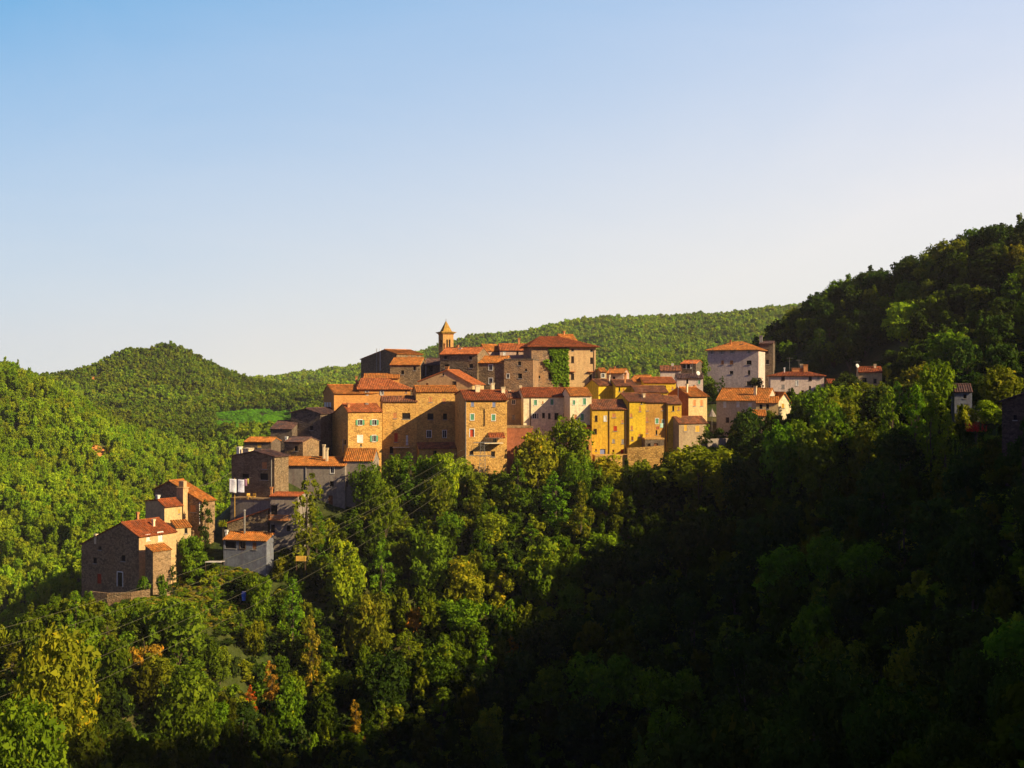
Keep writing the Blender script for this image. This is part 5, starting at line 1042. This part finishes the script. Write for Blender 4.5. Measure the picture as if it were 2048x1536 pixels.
# washing on the line: each cloth its own thing
def cloth(px0, px1, p0, p1, Y, c, label, seed):
    x0, x1 = (px0-CX)/F*Y, (px1-CX)/F*Y; z1, z0 = (HZ-p0)*Y/F, (HZ-p1)*Y/F; xs = np.linspace(0, x1-x0, 12); zs = np.linspace(z0-z1, 0, 12); X, Z = np.meshgrid(xs, zs)
    Yv = .05*np.sin(X*4+seed)+.10*np.sin(Z*1.3+X*1.5+seed)*(-Z/(z1-z0)); me = grid_mesh('cloth', X, Yv+X*-.1, Z+.03*np.sin(X*3+seed)); me.shade_smooth(); me.materials.append(plain('cloth%d' % seed, c, .95))
    o = bpy.data.objects.new('hanging_cloth', me); COL.objects.link(o); o.location = (x0, Y, z1); md = o.modifiers.new('thick', 'SOLIDIFY'); md.thickness = .015
    return tag(o, label, 'laundry', 'washing on the line')
YL = 209.6
cloth(458.5, 473, 958, 985.5, YL, (.80, .80, .88), 'left white sheet hanging on the washing line', 1)
cloth(475.5, 488.5, 959, 985, YL, (.72, .73, .88), 'right white sheet hanging on the washing line', 2)
cloth(488.8, 494, 958, 972, YL, (.70, .35, .48), 'pink cloth hanging on the washing line beside the white sheets', 3)
cloth(494.3, 498, 957, 968, YL, (.65, .55, .12), 'small yellow cloth at the right end of the washing line', 4)
wl = empty('clothes_line', G(469.5, 1020, 210)); tag(wl, 'pale wooden pole holding the washing line on the grey terrace', 'clothes line')
zt = 64*210/F; MB().tube((0, 0, -2), (0, 0, zt), .06, n=8).build('pole', YEL, wl); ml = MB(); q = [(-.95, 0), (0, 0.02), (1.2, -.05), (2.6, .05)]
ml.tube((-1.1, -.4, zt-.02), (2.6, -.4, zt+.02), .012, n=4); ml.tube((0, 0, zt-.05), (0, -.45, zt-.02), .03, n=5); ml.tube((2.6, -.4, zt+.02), (2.6, 1.5, zt), .02, n=4); ml.build('line', METAL, wl)
# yellow garden chair on the terrace
def chair(px, py, Y, rz, label):
    r = empty('garden_chair', G(px, py, Y), rz); tag(r, label, 'chair', 'yellow chairs on the terrace')
    MB().box((-.3, -.3, .42), (.3, .3, .47)).build('seat', YEL, r)
    MB().box((-.3, .26, .6), (.3, .31, 1.0)).box((-.3, .265, .473), (-.24, .305, .6)).box((.24, .265, .473), (.3, .305, .6)).build('backrest', YEL, r)
    for a in (-.26, .26):
        for b_ in (-.26, .26): MB().box((a-.03, b_-.03, 0), (a+.03, b_+.03, .417)).build('leg', YEL, r)
chair(498, 998, 211.0, .6, 'left yellow garden chair on the grey terrace beside the washing'); chair(507, 998, 211.2, -.4, 'right yellow garden chair on the grey terrace beside the washing')
# lattice pylon and cables
T0 = Vector(G(965, 1000, 226)); z0 = H(T0.x, T0.y)[0]; topz = (HZ-884)*226/F
pl = empty('lattice_pylon', (T0.x, T0.y, z0)); tag(pl, 'thin lattice power pylon in front of the stone tower house', 'pylon'); hgt = topz-z0
mb = MB(); a = .75; b_ = .35; nseg = 12
for sx in (-1, 1):
    for sy in (-1, 1): mb.tube((sx*a, sy*a, -1), (sx*b_, sy*b_, hgt), .05, .04, n=4)
for k in range(nseg):
    h0, h1 = hgt*k/nseg, hgt*(k+1)/nseg; r0 = a+(b_-a)*k/nseg; r1 = a+(b_-a)*(k+1)/nseg
    for (p, q) in (((-1, -1), (1, -1)), ((1, -1), (1, 1)), ((1, 1), (-1, 1)), ((-1, 1), (-1, -1))):
        mb.tube((p[0]*r0, p[1]*r0, h0), (q[0]*r1, q[1]*r1, h1), .022, n=4); mb.tube((p[0]*r1, p[1]*r1, h1), (q[0]*r1, q[1]*r1, h1), .02, n=4)
mb.build('mast', METAL, pl)
for k, zz in enumerate((hgt-.1, hgt-2.6)):
    MB().box((-1.7, -.07, zz-.07), (1.7, .07, zz+.07)).build('crossarm', METAL, pl)
def cable(P, Q, sag, label, r=.013):
    P, Q = Vector(P), Vector(Q); mb = MB(); pts = [P.lerp(Q, k/24)-Vector((0, 0, sag*4*(k/24)*(1-k/24))) for k in range(25)]
    for p, q in zip(pts, pts[1:]): mb.tube(p-P, q-P, r, n=4, cap=False)
    o = mb.build('power_cable', CABLE); o.location = P; tag(o, label, 'cable', 'power cables crossing the slope')
EN = [(-120, 1290, 105, -1.6, hgt-.1), (-120, 1330, 104, 1.6, hgt-.1), (-120, 1385, 103, 0, hgt-.1), (-120, 1440, 102, -1.6, hgt-2.6), (-120, 1500, 101, 1.6, hgt-2.6)]
for (ex, ey, eY, ox, oz), nm in zip(EN, ('uppermost', 'second', 'middle', 'fourth', 'lowest')):
    cable((T0.x+ox, T0.y, z0+oz), G(ex, ey, eY), 3.0, f'{nm} of the power cables running from the pylon down to the lower left')
cable(G(376, 977, 210), G(463, 944, 215), .5, 'short sagging wire from the uppermost hamlet house to the laundry house', .03)
# striped canopy, yellow crate, blue barrel below the houses
def gz(px, Y): x = (px-CX)/F*Y; return x, H(x, Y)[0]
r = empty('canopy', G(430, 1128, 197)); tag(r, 'low striped white and brown canopy left of the blue grey house', 'canopy')
w_ = 1.35
for k in range(5): MB().box((-w_, -1.2+.48*k, .1-.04*k+.35), (w_, -1.2+.48*k+.476, .16-.04*k+.35)).build('awning_strip', WHITE if k % 2 == 0 else BROWN, r)
for sx in (-1, 1):
    for sy in (-1, 1): MB().tube((sx*(w_-.08), sy*1.1, -2.6), (sx*(w_-.08), sy*1.1, .42), .04, n=6).build('post', WOOD, r)
x, z = gz(602, 197); zc = max(z, G(602, 1122, 197)[2])
r = empty('slatted_crate', (x, 197, zc)); tag(r, 'yellow slatted crate standing on the slope right of the small arched house', 'crate')
mb = MB(); 
for k in range(4): mb.box((-.8, -.4, .04+k*.2), (.8, -.36, .17+k*.2)).box((-.8, .36, .04+k*.2), (.8, .4, .17+k*.2)).box((-.8, -.357, .04+k*.2), (-.76, .357, .17+k*.2)).box((.76, -.357, .04+k*.2), (.8, .357, .17+k*.2))
mb.build('slats', YEL, r); MB().box((-.75, -.35, 0), (.75, .35, .04)).build('bottom', YEL, r)
mb = MB()
for sx in (-1, 1): mb.box((sx*.72-.03, -.32, -1.5), (sx*.72+.03, -.26, -.003)).box((sx*.72-.03, .26, -1.5), (sx*.72+.03, .32, -.003))
mb.build('stand', WOOD, r)
x, z = gz(487.5, 190); zc = max(z, G(487, 1196, 190)[2]); r = empty('barrel', (x, 190, zc)); tag(r, 'small bright blue barrel at the top of the wooded slope', 'barrel')
BL = plain('blue_plastic', (.06, .16, .75), .5); mb = MB()
for (h0, r0), (h1, r1) in zip([(-.4, .30), (.1, .32), (.3, .36), (.75, .36), (.95, .30)], [(.1, .32), (.3, .36), (.75, .36), (.95, .30), (1.0, .26)]): mb.tube((0, 0, h0), (0, 0, h1), r0, r1, n=14)
mb.build('body', BL, r); MB().tube((0, 0, 1.003), (0, 0, 1.05), .27, n=14).build('lid', WHITE, r)
# antennas and dishes
def dish(px, py, Y, dia, label):
    x, y, z = G(px, py, Y); r = empty('satellite_dish', (x, y, z-1.0)); tag(r, label, 'satellite dish')
    MB().tube((0, 0, -.6), (0, 0, 1.0), .03, n=6).build('mast', METAL, r); mb = MB(); n = 14; R_ = dia/2
    M = Matrix.Rotation(math.radians(25), 4, 'Z') @ Matrix.Rotation(math.radians(72), 4, 'X')
    rings = [(R_*k/3, .25*(R_*k/3)**2/R_) for k in range(4)]
    for (ra, za), (rb_, zb_) in zip(rings, rings[1:]):
        for k in range(n):
            c = [M @ Vector((rr*math.cos(t_), rr*math.sin(t_), -zz)) for rr, zz, t_ in ((ra, za, 2*math.pi*k/n), (rb_, zb_, 2*math.pi*k/n), (rb_, zb_, 2*math.pi*(k+1)/n), (ra, za, 2*math.pi*(k+1)/n))]
            mb.poly([p+Vector((0, -.06, 1.0)) for p in (c if ra > 0 else c[1:])])
    mb.build('reflector', WHITE, r)
dish(1397, 746, 271.5, 1.0, 'round white satellite dish on the pinkish grey house with the dark roof'); dish(1715.5, 731, 272, .9, 'white satellite dish at the left corner of the cream tower house')
def antenna(px, p0, p1, Y, label):
    x, y, z = G(px, p1, Y); h_ = (p1-p0)*Y/F; r = empty('roof_antenna', (x, y, z-.4)); tag(r, label, 'antenna', 'television antennas on the roofs')
    MB().tube((0, 0, 0), (0, 0, h_+.4), .035, .025, n=6).build('mast', METAL, r); mb = MB().tube((-.7, 0, h_+.2), (.7, 0, h_+.25), .02, n=4)
    for k in range(6): mb.tube((-.6+.24*k, -.35, h_+.23), (-.6+.24*k, .35, h_+.23), .014, n=4)
    mb.build('aerial', METAL, r)
antenna(1579, 715, 744, 292, 'thin television antenna on the left of the mauve farmhouse roof'); antenna(1598, 719, 744, 292, 'thin television antenna on the right of the mauve farmhouse roof')
antenna(1220, 738, 762, 254, 'thin television antenna above the mustard yellow house'); antenna(1284, 775, 800, 240, 'thin television antenna on the vivid yellow house'); antenna(1385, 722, 750, 275, 'thin television antenna above the pinkish grey house')
antenna(1714, 722, 738, 270, 'leaning thin antenna beside the cream tower house'); antenna(852, 716, 733, 274, 'thin television antenna left of the bell tower')
# washing at the ochre yellow house
def small_cloth(px, py, w, h, Y, c, label, seed): cloth(px-w/2, px+w/2, py-h/2, py+h/2, Y, c, label, seed)
small_cloth(1323, 851, 6, 9, 237.2, (.45, .68, .55), 'mint green cloth hanging under the arched shutters of the ochre yellow house', 5)
small_cloth(1315, 856, 6, 6, 237.2, (.35, .10, .05), 'dark red cloth beside the mint green one on the ochre yellow house', 6)
# parasol by the alley
r = empty('parasol', G(1424, 842, 243)); tag(r, 'folded pale mauve parasol in the alley beside the broad pale house', 'parasol')
MB().tube((0, 0, -2), (0, 0, 2.6), .035, n=6).build('pole', METAL, r); mb = MB()
for k in range(8):
    a, b_ = 2*math.pi*k/8, 2*math.pi*(k+1)/8; mb.poly([(0, 0, 2.5), (.9*math.cos(a), .9*math.sin(a), .9), (.9*math.cos(b_), .9*math.sin(b_), .9)])
mb.build('canopy', PG, r)
# shrubs of the far right garden: red flowers and upright spikes
g = np.random.default_rng(8)
def tuft(px, py, Y, n, hgt, spread, tint, label, cat, flat=False, name='plant'):
    x, y, z = G(px, py, Y); P = []; NR = []; SZ = []
    for k in range(n):
        a = g.uniform(0, 6.28); rr = spread*math.sqrt(g.random()); hh = hgt*g.uniform(.5, 1); bx, by = rr*math.cos(a), rr*math.sin(a)
        for q in range(26):
            t_ = q/25; P.append((bx*(1+.15*t_)+g.normal(0, .07), by+g.normal(0, .07), hh*t_)); NR.append(g.normal(0, 1, 3)+np.array([math.cos(q*2.4), math.sin(q*2.4), .5])); SZ.append(g.uniform(.10, .19)*(1.15-.6*t_))
    v, f = quads(np.array(P), np.array(NR), np.array(SZ), .6, g); r = empty(name, (x, y, z)); tag(r, label, cat)
    me = np_mesh('foliage', v, f, np.clip(g.normal(.5, .2, len(P)), 0, 1)); me.materials.append(LEAF); o = bpy.data.objects.new('foliage', me); COL.objects.link(o); o.parent = r; o.color = (*tint, 1)
    mb = MB()
    for k in range(3): mb.tube((g.uniform(-.3, .3)*spread, 0, -6), (g.uniform(-.3, .3)*spread, 0, hgt*.4), .05, .03, n=5)
    mb.build('stem', BARK, r)
for px, py, n, h_, sp_ in ((1922, 925, 9, 5.0, 1.3), (1945, 930, 7, 3.2, 1.5), (1966, 915, 9, 4.2, 1.0), (1985, 905, 7, 4.0, 1.2), (2004, 905, 5, 2.6, 1.0)):
    tuft(px, py, 172, n, h_, sp_, TB, {1922: 'yellow-green cluster of upright leafy spikes, leftmost in the far right garden', 1945: 'short dim cluster of upright spikes in the far right garden', 1966: 'tall green cluster of upright spikes below the red flowers', 1985: 'cluster of upright spikes with the tallest lit tip in the far right garden', 2004: 'small rightmost cluster of thin upright spikes near the dark barn'}[px], 'plant', name='spiky_plant')
tuft(1952, 862, 178, 20, 1.4, 1.5, (.55, .05, .04), 'red flowering shrub in the far right garden under the yellow-green shrub', 'shrub', name='flowering_shrub')
tuft(446, 1052, 205, 14, 1.3, .8, TY, 'yellow-green potted fern at the corner of the stone lean-to', 'plant', name='fern')
tuft(410, 1056, 208, 14, 1.2, 1.2, TO, 'dry ochre plants on the terrace under the uppermost hamlet house', 'plant', name='terrace_plant')
# terrace wall below the farmhouse, path and bare earth
def walls(pts, hgt, th, mat, label, name='garden_wall'):
    P = [Vector((*p[:2], 0)) for p in pts]; zs = [p[2] for p in pts]; mb = MB(); o0 = P[0]
    for i in range(len(P)-1):
        a, b_ = P[i], P[i+1]; d_ = (b_-a).normalized(); nn_ = Vector((-d_.y, d_.x, 0))*th/2
        for s_, (q0, q1) in enumerate((((a-nn_), (b_-nn_)), ((b_+nn_), (a+nn_)))):
            za_, zb_ = (zs[i], zs[i+1]) if s_ == 0 else (zs[i+1], zs[i]); mb.poly([(*(q0-o0)[:2], za_-3), (*(q1-o0)[:2], zb_-3), (*(q1-o0)[:2], zb_+hgt), (*(q0-o0)[:2], za_+hgt)])
        mb.poly([(*(a-nn_-o0)[:2], zs[i]+hgt), (*(b_-nn_-o0)[:2], zs[i+1]+hgt), (*(b_+nn_-o0)[:2], zs[i+1]+hgt), (*(a+nn_-o0)[:2], zs[i]+hgt)])
    o = mb.build(name, mat); o.location = o0; return tag(o, label, 'wall')
walls([G(180, 1186, 184.5), G(215, 1190, 183), G(262, 1188, 182.5), G(300, 1182, 183)], .3, .35, ST3, 'low stone terrace wall under the big lower left farmhouse')
walls([G(352, 1068, 205), G(380, 1064, 206.5), G(415, 1062, 208)], .4, .3, ST3, 'stone terrace wall below the uppermost hamlet house')
walls([G(1255, 905, 234.2), G(1290, 903, 234), G(1328, 900, 233.8)], .9, .3, STO, 'sunlit orange parapet wall along the yellow row terrace')
walls([G(1414, 890, 240), G(1450, 888, 243), G(1480, 888, 246)], 1.2, .35, PG, 'bluish shaded retaining wall between the beige house and broad pale house')
# ---------------------------------------------------------------- the evening air over the valleys
m = bpy.data.materials.new('haze'); m.use_nodes = True; t = m.node_tree; t.nodes.clear()
pv = t.nodes.new('ShaderNodeVolumePrincipled'); mo = t.nodes.new('ShaderNodeOutputMaterial'); t.links.new(pv.outputs[0], mo.inputs['Volume'])
pv.inputs['Color'].default_value = (.86, .84, 1.0, 1); pv.inputs['Density'].default_value = 0.00006; pv.inputs['Anisotropy'].default_value = 0.0
hb = MB().box((-2600, -900, float(gz_min)-1), (2600, 3700, float(gz_max)+40)).build('haze', m); tag(hb, kind='stuff')
